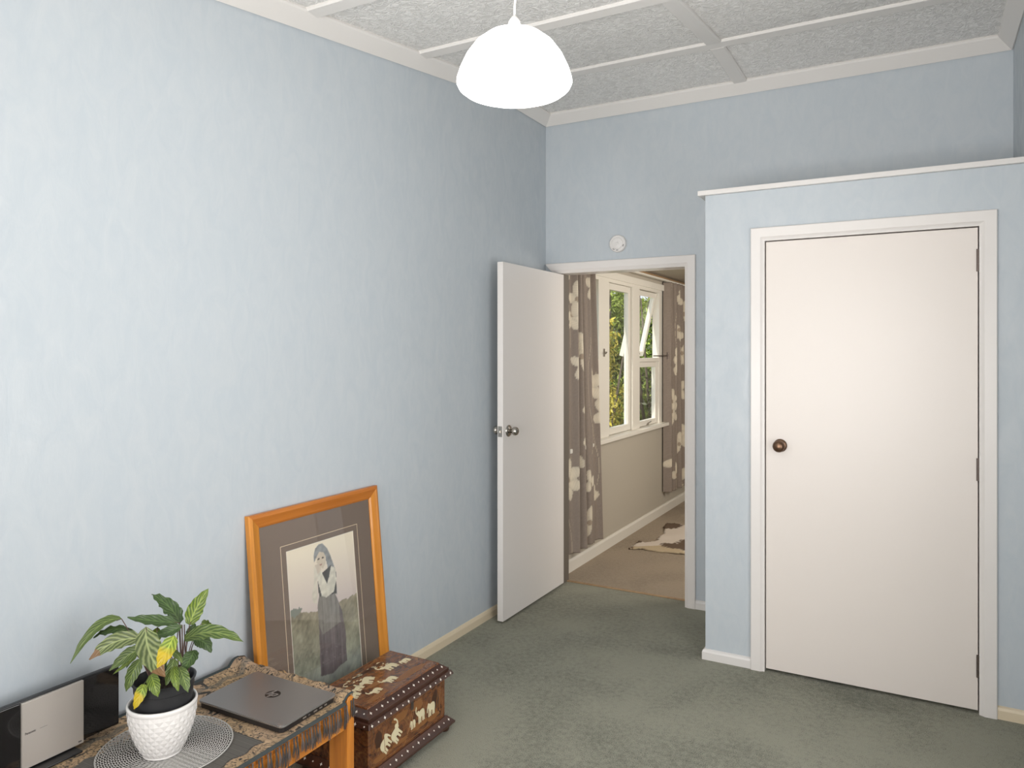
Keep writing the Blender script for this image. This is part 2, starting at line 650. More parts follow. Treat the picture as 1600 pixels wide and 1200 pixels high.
struct('floor', bx(XL-0.15, XR+0.15, YF-0.1, 4.355, -0.1, 0), M['carpet_green'])
struct('floor', bx(XL-0.0, 1.6, 4.356, 7.45, -0.1, 0), M['carpet_beige'])
struct('wall_left', bx(XL-0.12, XL, YF-0.1, YB+0.0, 0.0005, 3.2), M['wall_blue'])
bm = B()
OX0, OX1, OZ = -2.014, -1.208, 1.99
box(bm, XL-0.12, OX0-0.031, YB+0.001, YB+0.12, 0.0005, 3.2)
box(bm, OX1+0.012, XR+0.12, YB+0.001, YB+0.12, 0.0005, 3.2)
box(bm, OX0-0.031, OX1+0.012, YB+0.001, YB+0.12, OZ+0.012, 3.2)
struct('wall_back', bm, M['wall_blue'])
bm = B()                        # right wall with an added opening for the side fill
box(bm, XR, XR+0.12, YF-0.1, 0.90, 0.0005, 3.2)
box(bm, XR, XR+0.12, 2.36, YB, 0.0005, 3.2)
box(bm, XR, XR+0.12, 0.90, 2.36, 0.0005, 0.40)
box(bm, XR, XR+0.12, 0.90, 2.36, 1.90, 3.2)
struct('wall_right', bm, M['wall_blue'])
bm = B()                        # wall behind the camera with an added opening for the front fill
box(bm, XL, -1.75, YF-0.12, YF, 0.0005, 3.2)
box(bm, 0.25, XR, YF-0.12, YF, 0.0005, 3.2)
box(bm, -1.75, 0.25, YF-0.12, YF, 0.0005, 0.45)
box(bm, -1.75, 0.25, YF-0.12, YF, 2.05, 3.2)
struct('wall_front', bm, M['wall_blue'])


def added_window(n, a0, a1, z0, z1, place):
    """painted frame with one mullion and two panes set in a wall opening"""
    w_ = bpy.data.objects.new('window_%d' % n, None)
    link(w_)
    w_['kind'] = 'structure'
    am = (a0+a1)/2
    for nm, q in (('stile', (a0, a0+0.04, z0, z1)), ('stile', (a1-0.04, a1, z0, z1)), ('mullion', (am-0.02, am+0.02, z0+0.04, z1-0.04)),
                  ('rail', (a0+0.04, a1-0.04, z0, z0+0.04)), ('rail', (a0+0.04, a1-0.04, z1-0.04, z1))):
        obj(nm, place(*q, 0.05), M['white'], w_, bevel=0.003)
    for q in ((a0+0.04, am-0.02), (am+0.02, a1-0.04)):
        obj('pane', place(*q, z0+0.04, z1-0.04, 0.004), M['pane'], w_)


added_window(2, -1.75, 0.25, 0.45, 2.05, lambda a, b_, c, d, t_: bx(a, b_, YF-0.07-t_/2, YF-0.07+t_/2, c, d))  # unseen window added in front of the fill behind the camera
added_window(3, 0.90, 2.36, 0.40, 1.90, lambda a, b_, c, d, t_: bx(XR+0.06-t_/2, XR+0.06+t_/2, a, b_, c, d))  # unseen window added in front of the side fill

# ceiling: backing slab, sheets between battens
bm = B()
ys = [YF-0.1, KY, YB]
v = [[bm.verts.new((x, y, cz(y)+dz)) for x in (XL, XR) for dz in (0.012, 0.10)] for y in ys]
for a, b_ in zip(v, v[1:]):
    for q in ((0, 1), (1, 3), (3, 2), (2, 0)):
        bm.faces.new((a[q[0]], a[q[1]], b_[q[1]], b_[q[0]]))
bm.faces.new((v[0][0], v[0][1], v[0][3], v[0][2]))
bm.faces.new((v[-1][0], v[-1][2], v[-1][3], v[-1][1]))
bmesh.ops.recalc_face_normals(bm, faces=bm.faces)
ceil = struct('ceiling', bm, M['ceil_trim'])
BY = [-0.72, -0.01, 0.70, 1.41, 2.115, 2.838, 3.635]
edges_y = [YF]+BY+[YB]
CB = -0.883
for y0, y1 in zip(edges_y, edges_y[1:]):
    for x0, x1 in ((XL, CB), (CB, XR)):
        bm = B()
        n = []
        for y in (y0, y1):
            for x in (x0, x1):
                for dz in (0, 0.011):
                    n.append(bm.verts.new((x, y, cz(y)+dz)))
        for f in ((0, 1, 3, 2), (4, 6, 7, 5), (0, 4, 5, 1), (2, 3, 7, 6), (0, 2, 6, 4), (1, 5, 7, 3)):
            bm.faces.new([n[i] for i in f])
        bmesh.ops.recalc_face_normals(bm, faces=bm.faces)
        obj('ceiling_panel', bm, M['ceil_panel'], ceil)


def batten(p0, p1, w, U):
    h = w/2
    prof = [(-h, 0.0), (-h, -0.010), (-h+0.006, -0.017), (h-0.006, -0.017), (h, -0.010), (h, 0.0)]
    obj('ceiling_batten', profile_bar(prof, p0, p1, U, (0, 0, 1)), M['ceil_trim'], ceil)


for y in BY:
    batten((XL, y, cz(y)), (XR, y, cz(y)), 0.075, (0, 1, 0))
for y0, y1 in zip(edges_y, edges_y[1:]):
    g = 0.0375
    batten((CB, y0+g, cz(y0+g)), (CB, y1-g, cz(y1-g)), 0.076, (1, 0, 0))
# sloping cornice boards round the top of the walls
CP = [(0.0, -0.062), (0.007, -0.066), (0.062, -0.016), (0.067, -0.008), (0.064, 0.0), (0.0, 0.0)]
trn = 0


def trim(bm, m, **kw):
    global trn
    trn += 1
    return struct('trim_%d' % trn, bm, m, **kw)


trim(profile_bar(CP, (XL, YF, cz(YF)), (XL, KY, CZ), (1, 0, 0), (0, 0, 1)), M['ceil_trim'])
trim(profile_bar(CP, (XL, KY, CZ), (XL, YB, CZ), (1, 0, 0), (0, 0, 1), 0, -1), M['ceil_trim'])
trim(profile_bar(CP, (XL, YB, CZ), (XR, YB, CZ), (0, -1, 0), (0, 0, 1), 1, -1), M['ceil_trim'])
trim(profile_bar(CP, (XR, YF, cz(YF)), (XR, KY, CZ), (-1, 0, 0), (0, 0, 1)), M['ceil_trim'])
trim(profile_bar(CP, (XR, KY, CZ), (XR, YB, CZ), (-1, 0, 0), (0, 0, 1), 0, -1), M['ceil_trim'])

# skirtings
SK = [(0, 0), (0.014, 0), (0.014, 0.036), (0.010, 0.046), (0.002, 0.051), (0, 0.051)]
struct('baseboard_left', profile_bar(SK, (XL, YF, 0), (XL, YB, 0), (1, 0, 0), (0, 0, 1)), M['cream_trim'])
struct('baseboard_back', profile_bar(SK, (-1.147, YB, 0), (-0.9, YB, 0), (0, -1, 0), (0, 0, 1)), M['white_trim'])

# closet: built-in cupboard with a capped top that stops short of the ceiling
KX = -0.918
DX0, DX1, DZ = -0.636, 0.203, 2.004
bm = B()
box(bm, KX, DX0-0.018, YC, YC+0.08, 0.0005, 2.248)
box(bm, DX1+0.018, XR, YC, YC+0.08, 0.0005, 2.248)
box(bm, DX0-0.018, DX1+0.018, YC, YC+0.08, DZ+0.018, 2.248)
box(bm, KX, KX+0.08, YC+0.08, YB, 0.0005, 2.248)
struct('wall_closet', bm, M['wall_blue'])
trim(bx(KX-0.034, XR, YC-0.018, YB, 2.2485, 2.272), M['white_trim'], bevel=0.002)
struct('baseboard_closet', profile_bar(SK, (KX, YC, 0), (-0.700, YC, 0), (0, -1, 0), (0, 0, 1), -1, 0), M['white_trim'], bevel=0.001)
struct('baseboard_closet', profile_bar(SK, (0.266, YC, 0), (XR, YC, 0), (0, -1, 0), (0, 0, 1)), M['cream_trim'])
struct('baseboard_closet', profile_bar(SK, (KX, YC, 0), (KX, YB, 0), (-1, 0, 0), (0, 0, 1), -1, 0), M['white_trim'])


def architrave(x0, x1, zt, w, y, d):
    """three-sided casing round an opening (inner edges x0, x1, zt) with a stepped inner bead, mitred"""
    P = [(0.0, 0.0), (0.0, d*0.55), (0.006, d*0.62), (0.012, d*0.75), (0.018, d), (w-0.003, d), (w, d-0.003), (w, 0.0)]
    for nm, p0, p1, U, m0, m1 in (
            ('l', (x0, y, 0), (x0, y, zt), (-1, 0, 0), 0, 1),
            ('r', (x1, y, 0), (x1, y, zt), (1, 0, 0), 0, 1),
            ('t', (x0, y, zt), (x1, y, zt), (0, 0, 1), -1, 1)):
        trim(profile_bar(P, p0, p1, U, (0, -1, 0), m0, m1), M['white'], smooth=True, angle=25)


architrave(DX0-0.004, DX1+0.004, DZ+0.004, 0.062, YC-0.0005, 0.020)
# closet lining
bm = B()
box(bm, DX0-0.017, DX0-0.004, YC, YC+0.08, 0, DZ+0.004)
box(bm, DX1+0.004, DX1+0.017, YC, YC+0.08, 0, DZ+0.004)
box(bm, DX0-0.017, DX1+0.017, YC, YC+0.08, DZ+0.005, DZ+0.017)
trim(bm, M['white'])

# ------------------------------------------------------------------ doors
d2 = bpy.data.objects.new('door_2', None)
link(d2)
d2['kind'] = 'structure'
d2['label'] = 'closed cream closet door with a brown round knob'
obj('leaf', bx(DX0, DX1, YC+0.002, YC+0.037, 0.012, DZ), M['closet_door'], d2, bevel=0.0015)
k = obj('knob', lathe([(0.0, 0.062), (0.014, 0.0615), (0.023, 0.056), (0.0275, 0.045), (0.026, 0.034), (0.018, 0.026),
                       (0.011, 0.020), (0.011, 0.0)], 40, '-y', (-0.572, YC+0.002, 1.057)), M['bronze'], d2, smooth=True)
obj('rose', lathe([(0.0, 0.009), (0.012, 0.009), (0.026, 0.007), (0.030, 0.003), (0.030, 0.0)], 40, '-y',
                  (-0.572, YC+0.002, 1.057)), M['bronze'], k, smooth=True)
for z in (1.868, 1.005, 0.195):
    bm = B()
    for q in range(3):
        tube(bm, [(DX1+0.001, YC-0.004, z-0.046+q*0.031+0.0008), (DX1+0.001, YC-0.004, z-0.046+(q+1)*0.031-0.0008)], 0.0058, 12)
    box(bm, DX1-0.006, DX1+0.007, YC-0.001, YC+0.004, z-0.046, z+0.047)
    obj('hinge', bm, M['hinge'], d2)

# open door at the left, hinged on the opening's left jamb and swung back along the left wall
d1 = bpy.data.objects.new('door_1', None)
link(d1)
d1['kind'] = 'structure'
d1['label'] = 'open white door standing along the blue left wall'
LX0, LX1, LY0, LY1 = -2.038, -2.003, 3.500, 4.284
obj('leaf', bx(LX0, LX1, LY0, LY1, 0.012, 1.985), M['white'], d1, bevel=0.0012)
KP = [(0.0, 0.060), (0.012, 0.0595), (0.020, 0.055), (0.0245, 0.045), (0.0235, 0.036), (0.017, 0.029), (0.011, 0.024), (0.010, 0.0)]
RP = [(0.0, 0.011), (0.012, 0.011), (0.020, 0.009), (0.030, 0.006), (0.033, 0.002), (0.033, 0.0)]
for sgn, x in ((1, LX1), (-1, LX0)):
    k = obj('knob', lathe([(r, sgn*h) for r, h in KP], 36, 'x', (x, LY0+0.062, 1.053)), M['nickel'], d1, smooth=True)
    obj('rose', lathe([(r, sgn*h) for r, h in RP], 36, 'x', (x, LY0+0.062, 1.053)), M['nickel'], k, smooth=True)
lp = obj('latch_plate', bx(-2.033, -2.008, LY0-0.0015, LY0+0.001, 1.024, 1.082), M['nickel'], d1)
obj('latch_bolt', bx(-2.026, -2.015, LY0-0.010, LY0, 1.045, 1.061), M['nickel'], lp, bevel=0.002)
for z in (1.78, 1.0, 0.2):
    bm = B()
    tube(bm, [(LX0+0.006, LY1+0.0012, z-0.045), (LX0+0.006, LY1+0.0012, z+0.045)], 0.0035, 10)
    obj('hinge', bm, M['white'], d1)
# jambs of the opening
bm = B()
box(bm, OX1-0.001, OX1+0.011, YB, YB+0.125, 0, OZ)
box(bm, OX0-0.030, OX1+0.011, YB, YB+0.125, OZ, OZ+0.011)
trim(bm, M['white'])
trim(bx(OX0-0.030, OX0, YB+0.0265, YB+0.125, 0, OZ), M['taupe'])  # left jamb coloured darker and browner than the right one
trim(bx(OX1-0.013, OX1-0.0012, YB+0.045, YB+0.085, 0, OZ-0.001), M['white'])
w = 0.062
P = [(0.0, 0.0), (0.0, 0.011), (0.008, 0.013), (0.018, 0.019), (w-0.003, 0.019), (w, 0.016), (w, 0.0)]
trim(profile_bar(P, (OX1, YB, 0), (OX1, YB, OZ+0.003), (1, 0, 0), (0, -1, 0), 0, 1), M['white'], smooth=True, angle=25)
trim(profile_bar(P, (-2.060, YB, OZ+0.003), (OX1, YB, OZ+0.003), (0, 0, 1), (0, -1, 0), -0.9, 1), M['white'], smooth=True, angle=25)
trim(bx(-2.118, OX0-0.034, YB-0.019, YB, 0, OZ+0.003), M['white'])
trim(bx(OX0, OX1, 4.350, 4.372, 0.0, 0.006), M['tan_strip'], bevel=0.002)

# ------------------------------------------------------------------ porch beyond the door
WX = -2.09
Y1, Y2 = 4.55, 6.535           # window opening
WZ0, WZ1 = 0.845, 2.055
bm = B()
box(bm, WX-0.07, WX, 4.38, 7.4, 0.0005, WZ0-0.03)
box(bm, WX-0.07, WX, 4.38, 7.4, WZ1+0.001, 2.6)
box(bm, WX-0.07, WX, 4.38, Y1, WZ0-0.03, WZ1+0.001)
struct('wall_porch_left', bm, M['cream_wall'])
struct('wall_porch_board', bx(WX-0.07, WX, Y2, 7.4, WZ0-0.03, WZ1+0.001), M['cream_wood'])
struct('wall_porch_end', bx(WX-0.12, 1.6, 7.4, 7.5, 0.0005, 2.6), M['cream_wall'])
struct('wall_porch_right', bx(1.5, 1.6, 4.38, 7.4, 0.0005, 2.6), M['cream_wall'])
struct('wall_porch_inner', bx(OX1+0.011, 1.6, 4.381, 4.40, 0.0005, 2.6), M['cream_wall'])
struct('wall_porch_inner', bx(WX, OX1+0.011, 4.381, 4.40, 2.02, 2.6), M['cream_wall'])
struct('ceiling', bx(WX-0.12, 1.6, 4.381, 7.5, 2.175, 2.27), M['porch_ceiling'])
PSK = [(0, 0), (0.016, 0), (0.016, 0.07), (0.008, 0.085), (0, 0.085)]
struct('baseboard_porch', profile_bar(PSK, (WX, 4.40, 0), (WX, 7.4, 0), (1, 0, 0), (0, 0, 1)), M['cream_wood'])
struct('baseboard_porch', profile_bar(PSK, (WX, 7.4, 0), (1.5, 7.4, 0), (0, -1, 0), (0, 0, 1)), M['cream_wood'])
trim(bx(WX, WX+0.028, 4.40, 7.4, 2.146, 2.176), M['tan_strip'], bevel=0.003)
trim(bx(WX, WX+0.018, 4.40, 7.4, WZ1-0.004, WZ1+0.05), M['cream_wood'], bevel=0.002)

win = bpy.data.objects.new('window_1', None)
link(win)
win['kind'] = 'structure'
win['label'] = 'white timber porch window with open sashes seen through the doorway'
obj('sill', bx(WX-0.09, WX+0.06, Y1-0.1, 6.83, WZ0-0.030, WZ0), M['cream_wood'], win, bevel=0.004)
MU = [(4.70, 4.76), (5.07, 5.275), (5.80, 5.975)]
for a, b_ in [(Y1, 4.60)]+MU+[(6.50, Y2)]:
    obj('mullion', bx(WX-0.058, WX+0.005, a, b_, WZ0, WZ1), M['cream_wood'], win, bevel=0.003)
obj('head', bx(WX-0.058, WX+0.004, Y1, Y2, WZ1-0.03, WZ1), M['cream_wood'], win, bevel=0.002)


def sash(y0, y1, z0, z1, w=0.042, x=WX-0.032, tilt=0.0, name='sash'):
    """glazed frame; tilt opens it outward at the bottom (hinged at the top)"""
    par = bpy.data.objects.new(name, None)
    link(par, win)
    par.location = (x, 0, z1)
    par.rotation_euler = (0, tilt, 0)
    h = z1-z0
    dd = 0.038
    obj('stile', bx(-dd/2, dd/2, y0, y0+w, -h, 0), M['cream_wood'], par, bevel=0.003)
    obj('stile', bx(-dd/2, dd/2, y1-w, y1, -h, 0), M['cream_wood'], par, bevel=0.003)
    obj('rail', bx(-dd/2, dd/2, y0+w, y1-w, -w, 0), M['cream_wood'], par, bevel=0.003)
    obj('rail', bx(-dd/2, dd/2, y0+w, y1-w, -h, -h+w), M['cream_wood'], par, bevel=0.003)
    obj('pane', bx(-0.002, 0.002, y0+w, y1-w, -h+w, -w), M['pane'], par)
    return par


sash(5.28, 5.795, WZ0+0.004, WZ1-0.032, 0.05)
s3 = sash(5.98, 6.495, 1.44, WZ1-0.032, 0.045, tilt=math.radians(13))
obj('middle_rail', bx(WX-0.055, WX+0.004, 5.975, 6.50, 1.405, 1.438), M['cream_wood'], win, bevel=0.002)
sash(5.98, 6.495, WZ0+0.004, 1.403, 0.045)
s1 = sash(4.765, 5.065, 1.44, WZ1-0.032, 0.04, tilt=math.radians(20))
obj('middle_rail', bx(WX-0.055, WX+0.004, 4.76, 5.07, 1.405, 1.438), M['cream_wood'], win, bevel=0.002)
sash(4.765, 5.065, WZ0+0.004, 1.403, 0.04)
# the middle sash stands open: stays and catches
bm = B()
tube(bm, [(WX-0.03, 6.44, 1.455), (WX+0.03, 6.50, 1.455), (WX+0.05, 6.62, 1.455)], 0.005, 8)
tube(bm, [(WX+0.05, 6.62, 1.425), (WX+0.05, 6.62, 1.487)], 0.006, 8)
obj('stay', bm, M['hinge'], win)
bm = B()
tube(bm, [(WX-0.02, 6.05, 1.47), (WX-0.12, 6.05, 1.60), (WX-0.14, 6.06, 1.85)], 0.005, 8)
obj('stay', bm, M['hinge'], win)
bm = B()
box(bm, WX+0.005, WX+0.012, 5.150, 5.175, 1.455, 1.515)
tube(bm, [(WX+0.012, 5.162, 1.49), (WX+0.03, 5.162, 1.488), (WX+0.035, 5.13, 1.478)], 0.005, 8)
obj('latch', bm, M['nickel'], win)
bm = B()
box(bm, WX-0.02, WX-0.01, 6.20, 6.26, 0.85, 0.862)
tube(bm, [(WX-0.015, 6.23, 0.86), (WX+0.02, 6.23, 0.885)], 0.006, 8)
obj('latch', bm, M['nickel'], win)

# ------------------------------------------------------------------ outdoors, seen through the panes
struct('ground', bx(-16, WX-0.13, -2, 30, -0.62, -0.6), M['grass'])


def leaf_cloud(name, m, n, cfn, size, seed, parent=None, droop=0.6):
    r = np.random.RandomState(seed)
    P_ = cfn(r, n)
    n = len(P_)
    d = r.normal(size=(n, 3))
    d[:, 2] -= droop*1.2
    d /= np.linalg.norm(d, axis=1)[:, None]
    s = r.normal(size=(n, 3))
    s -= (s*d).sum(1)[:, None]*d
    s /= np.linalg.norm(s, axis=1)[:, None]
    L = size*(0.6+0.8*r.rand(n))[:, None]
    Wd = L*0.16
    nn = np.cross(d, s)*Wd*0.3
    v = np.stack([P_, P_+d*L*0.45+s*Wd+nn, P_+d*L, P_+d*L*0.45-s*Wd+nn], 1).reshape(-1, 3)
    me = bpy.data.meshes.new(name)
    me.vertices.add(4*n)
    me.vertices.foreach_set('co', v.astype(np.float32).ravel())
    me.loops.add(4*n)
    me.loops.foreach_set('vertex_index', np.arange(4*n, dtype=np.int32))
    me.polygons.add(n)
    me.polygons.foreach_set('loop_start', np.arange(0, 4*n, 4, dtype=np.int32))
    me.update(calc_edges=True)
    me.validate()
    me.materials.append(m)
    o = bpy.data.objects.new(name, me)
    link(o, parent)
    o['kind'] = 'stuff'
    return o


def shrub(name, label, x, y, z0, h, rx, ry, m, n, size, seed):
    tt = thing(name, label, 'tree' if 'tree' in name else 'shrub', (x, y, -0.6))

    def cf(r, n):
        k = r.randint(0, 26, n)
        cx = r.uniform(-0.8, 0.8, (26, 3))
        c = np.c_[cx[:, 0]*rx, cx[:, 1]*ry, z0+0.6+(cx[:, 2]*0.5+0.5)*h]
        return c[k]+np.clip(r.normal(size=(n, 3)), -1.4, 1.4)*np.array([rx*0.28, ry*0.28, h*0.10])
    leaf_cloud('foliage', m, n, cf, size, seed, tt)
    r = random.Random(seed)
    for q in range(5):
        bm = B()
        a = r.uniform(0, 6.28)
        bxx, byy = 0.2*math.cos(a), 0.3*math.sin(a)
        tube(bm, [(bxx, byy, 0), (bxx*2, byy*2, (z0+0.6+h)*0.4), (bxx*2.6+r.uniform(-.1, .1), byy*3, (z0+0.6+h)*0.85)], [0.03, 0.022, 0.01], 7)
        obj('stem', bm, M['bark'], tt, smooth=True)
    return tt


shrub('garden_shrub', 'golden green shrub outside, seen in the sliver beside the left curtain', -4.0, 9.1, -0.4, 2.3, 0.45, 0.45, M['bush_gold'], 14000, 0.08, 3)
shrub('garden_shrub', 'tall yellow green shrub filling the middle pane of the porch window', -4.3, 11.2, -0.5, 3.7, 0.45, 0.95, M['bush_yellow'], 32000, 0.09, 5)
shrub('garden_tree', 'dark shaded tree behind the right hand panes of the porch window', -3.12, 10.3, -0.5, 3.3, 0.24, 0.5, M['bush_dark'], 20000, 0.09, 9)
fe = thing('timber_fence', 'dark weathered board fence behind the shrubs, seen through the lower right pane', 'fence', (-6.4, 14, -0.6))
for q in range(70):
    obj('board', bx(-0.012+0.006*(q % 2), 0.012+0.006*(q % 2), -6+q*0.16, -6+q*0.16+0.15, 0, 2.35+rnd.uniform(-.01, .01)), M['fence'], fe)

# ------------------------------------------------------------------ curtains


def curtain(name, label, ya, yb, z0, z1, folds, amp, seed, cloth_w, taper=0.10):
    tt = thing(name, label, 'curtain', (0, 0, 0))
    r = random.Random(seed)
    ph = [r.uniform(0, 6.28) for _ in range(4)]

    def fn(u, v):
        k = 1-0.18*v*(0.5+0.5*math.sin(ph[3]))
        s = u
        wob = 0.06*math.sin(2*PI*u*1.3+ph[2]+v*1.2)*v
        y = ya+(yb-ya)*(s+0.02*math.sin(2*PI*folds*s+ph[1]))*(1-taper*v)+wob*0.15
        x = -2.028+amp*math.sin(2*PI*folds*s+ph[0]+0.7*(1-v))*(0.65+0.35*(1-v))+0.010*math.sin(2*PI*folds*2.3*s+ph[1])
        x = max(x, -2.068)
        x += (-2.078-x)*(math.exp(-(u/0.03)**2)+math.exp(-((1-u)/0.03)**2))
        z = z0+(z1-z0)*v
        return (x, y, z)
    fl = []
    for q in range(17):
        fl.append((r.random()*cloth_w, z0+(z1-z0)*(q+0.5+r.uniform(-.3, .3))/17, r.uniform(0.085, 0.12), r.uniform(0, 6.28), r.choice((4, 5, 3))))
    H = z1-z0

    def cf(U, V):
        s = U*cloth_w
        z = z0+V*H
        base = np.array([0.26, 0.215, 0.180])
        rgb = np.tile(base, (len(U), 1))*(0.93+0.14*vnoise(s*160, z*160, 4))[:, None]
        for k in range(5):       # trailing stalks
            xc = cloth_w*(k+0.4)/5+0.035*np.sin(z*9+k*2)
            mk = (np.abs(s-xc) < 0.0028) & (np.sin(z*4.1+k) > -0.1)
            rgb[mk] = (0.45, 0.39, 0.30)
        for cx, cy, R, a0, npet in fl:
            for p in range(npet):
                a = a0+p*(2.2/npet)*2-1.2
                px, py = cx+0.55*R*math.cos(a+PI/2), cy+0.62*R*math.sin(a+PI/2)
                dx, dy = s-px, z-py
                ux = dx*math.cos(a)+dy*math.sin(a)
                uy = -dx*math.sin(a)+dy*math.cos(a)
                e = (ux/(R*0.36))**2+(uy/(R*0.62))**2
                mk = e < 1
                sh = (0.86+0.18*(1-e)+0.05*np.sin(uy*400))[:, None]*np.array([0.66, 0.59, 0.47])
                rgb[mk] = sh[mk]
            mk = ((s-cx)/(R*0.22))**2+((z-cy)/(R*0.18))**2 < 1
            rgb[mk] = (0.36, 0.29, 0.22)
        return rgb
    me = grid_mesh('cloth', 150, 260, fn, cf)
    obj('cloth', me, M['linen'], tt, smooth=True, solid=0.002)
    bm = B()                                     # gathered heading tape
    pts = [fn(u/60, 1.0) for u in range(61)]
    for a, b_ in zip(pts, pts[1:]):
        vv = [bm.verts.new((a[0]-0.004, a[1], a[2]-0.045)), bm.verts.new((b_[0]-0.004, b_[1], b_[2]-0.045)),
              bm.verts.new((b_[0]-0.004, b_[1], b_[2]+0.004)), bm.verts.new((a[0]-0.004, a[1], a[2]+0.004))]
        bm.faces.new(vv)
    obj('heading', bm, M['fringe2'], tt, solid=0.002)
    return tt


curtain('curtain', 'grey brown curtain with cream magnolias at the left side of the porch window', 4.41, 4.96, 0.15, 2.13, 4, 0.026, 11, 1.0, 0.27)
curtain('curtain', 'grey brown flowered curtain at the far right end of the porch window', 6.60, 7.26, 0.20, 2.13, 5, 0.026, 23, 1.2)
tr = obj('curtain_track', bx(-2.05, -2.015, 4.42, 7.3, 2.133, 2.146), M['cream_wood'], None, bevel=0.002)
tag(tr, 'slim cream curtain track along the top of the porch window', 'curtain rail')

# ------------------------------------------------------------------ cow hide rug
hide_pts = [(-1.93, 5.27), (-1.935, 5.45), (-1.945, 5.50), (-1.915, 5.54), (-1.90, 5.50), (-1.85, 5.56), (-1.82, 5.62), (-1.83, 5.71),
            (-1.86, 5.95), (-1.91, 6.06), (-1.93, 6.22), (-1.86, 6.26), (-1.77, 6.22), (-1.62, 6.30), (-1.3, 6.38), (-1.0, 6.30),
            (-0.85, 6.42), (-0.7, 6.2), (-0.85, 5.9), (-0.75, 5.5), (-0.65, 5.25), (-0.85, 5.15), (-1.1, 5.32), (-1.45, 5.35),
            (-1.52, 5.33), (-1.65, 5.32), (-1.79, 5.31), (-1.84, 5.32), (-1.89, 5.285)]


def hide_mesh():
    st = 0.012
    xs = np.arange(-1.98, -0.6, st)
    yy = np.arange(5.1, 6.48, st)
    X, Y = np.meshgrid(xs, yy)
    jx = X+0.012*(vnoise(X*90, Y*90, 1)-0.5)
    jy = Y+0.012*(vnoise(X*90, Y*90, 2)-0.5)
    ins = inpoly(jx, jy, hide_pts)
    idx = {}
    vs, fs, cs = [], [], []
    patches = [(-1.88, 6.15, 0.10, 0.16), (-1.50, 5.62, 0.16, 0.22), (-1.62, 5.50, 0.13, 0.07), (-1.0, 5.8, 0.2, 0.3), (-1.93, 5.50, 0.025, 0.07), (-1.93, 5.30, 0.03, 0.04), (-1.5, 6.28, 0.1, 0.07)]

    def g(i, j):
        if (i, j) not in idx:
            x, y = X[j, i], Y[j, i]
            edge = 0.0
            idx[(i, j)] = len(vs)
            hgt = 0.012+0.004*math.sin(x*23)*math.sin(y*19)
            vs.append((x+rnd.uniform(-.003, .003), y+rnd.uniform(-.003, .003), hgt+rnd.uniform(0, .002)))
            w_ = 9.0
            for px, py, rx, ry in patches:
                w_ = min(w_, ((x-px)/rx)**2+((y-py)/ry)**2+rnd.uniform(-.25, .25))
            tan = y < 5.42+0.08*math.sin(x*14)
            c = (0.14, 0.095, 0.065) if w_ < 1 else ((0.52, 0.42, 0.28) if tan else (0.70, 0.62, 0.54))
            cs.append((*c, 1))
        return idx[(i, j)]
    for j in range(len(yy)-1):
        for i in range(len(xs)-1):
            if ins[j, i] and ins[j, i+1] and ins[j+1, i] and ins[j+1, i+1]:
                fs.append((g(i, j), g(i+1, j), g(i+1, j+1), g(i, j+1)))
    me = bpy.data.meshes.new('cow_hide_rug')
    me.from_pydata(vs, [], fs)
    ca = me.color_attributes.new('Col', 'FLOAT_COLOR', 'POINT')
    ca.data.foreach_set('color', np.array(cs, np.float32).ravel())
    return me


o = obj('cow_hide_rug', hide_mesh(), M['hide'], None, smooth=True)
md = o.modifiers.new('solid', 'SOLIDIFY'); md.thickness = 0.011; md.offset = -1
tag(o, 'white and brown animal hide rug on the beige porch carpet', 'rug')

# ------------------------------------------------------------------ pendant lamp
LXc, LYc = CB, 1.60
lamp = thing('pendant_lamp', 'lit white glass dome pendant lamp hanging from the ceiling on a thin cord', 'lamp', (LXc, LYc, 0))
LZ = 2.118
R0 = 0.143
prof = [(0.020, 0.170), (0.040, 0.166), (0.070, 0.154), (0.098, 0.132), (0.120, 0.102), (0.135, 0.070), (0.1425, 0.046), (0.143, 0.038),
        (0.138, 0.028), (0.125, 0.018), (0.100, 0.009), (0.070, 0.004), (0.045, 0.002), (0.0, 0.001)]
obj('shade', lathe([(r, z+LZ) for r, z in prof], 64), M['glass_opal'], lamp, smooth=True)
cap = obj('lamp_holder', lathe([(0.0, LZ+0.206), (0.006, LZ+0.204), (0.014, LZ+0.192), (0.0165, LZ+0.180), (0.0165, LZ+0.168), (0.026, LZ+0.1665), (0.026, LZ+0.162), (0.0, LZ+0.162)], 32),
          M['plastic_white'], lamp, smooth=True)
bm = B()
zt = cz(LYc)-0.018
tube(bm, [(0.0, 0, LZ+0.204), (0.001, 0, LZ+0.23), (0.004, 0.0, LZ+0.26), (0.0, 0.001, LZ+0.31), (-0.001, 0, zt-0.2), (0, 0, zt-0.01)], 0.0026, 10)
obj('cord', bm, M['cord_white'], lamp, smooth=True)
obj('ceiling_rose', lathe([(0.0, zt-0.022), (0.012, zt-0.022), (0.030, zt-0.012), (0.033, zt), (0.0, zt)], 32), M['plastic_white'], lamp, smooth=True)

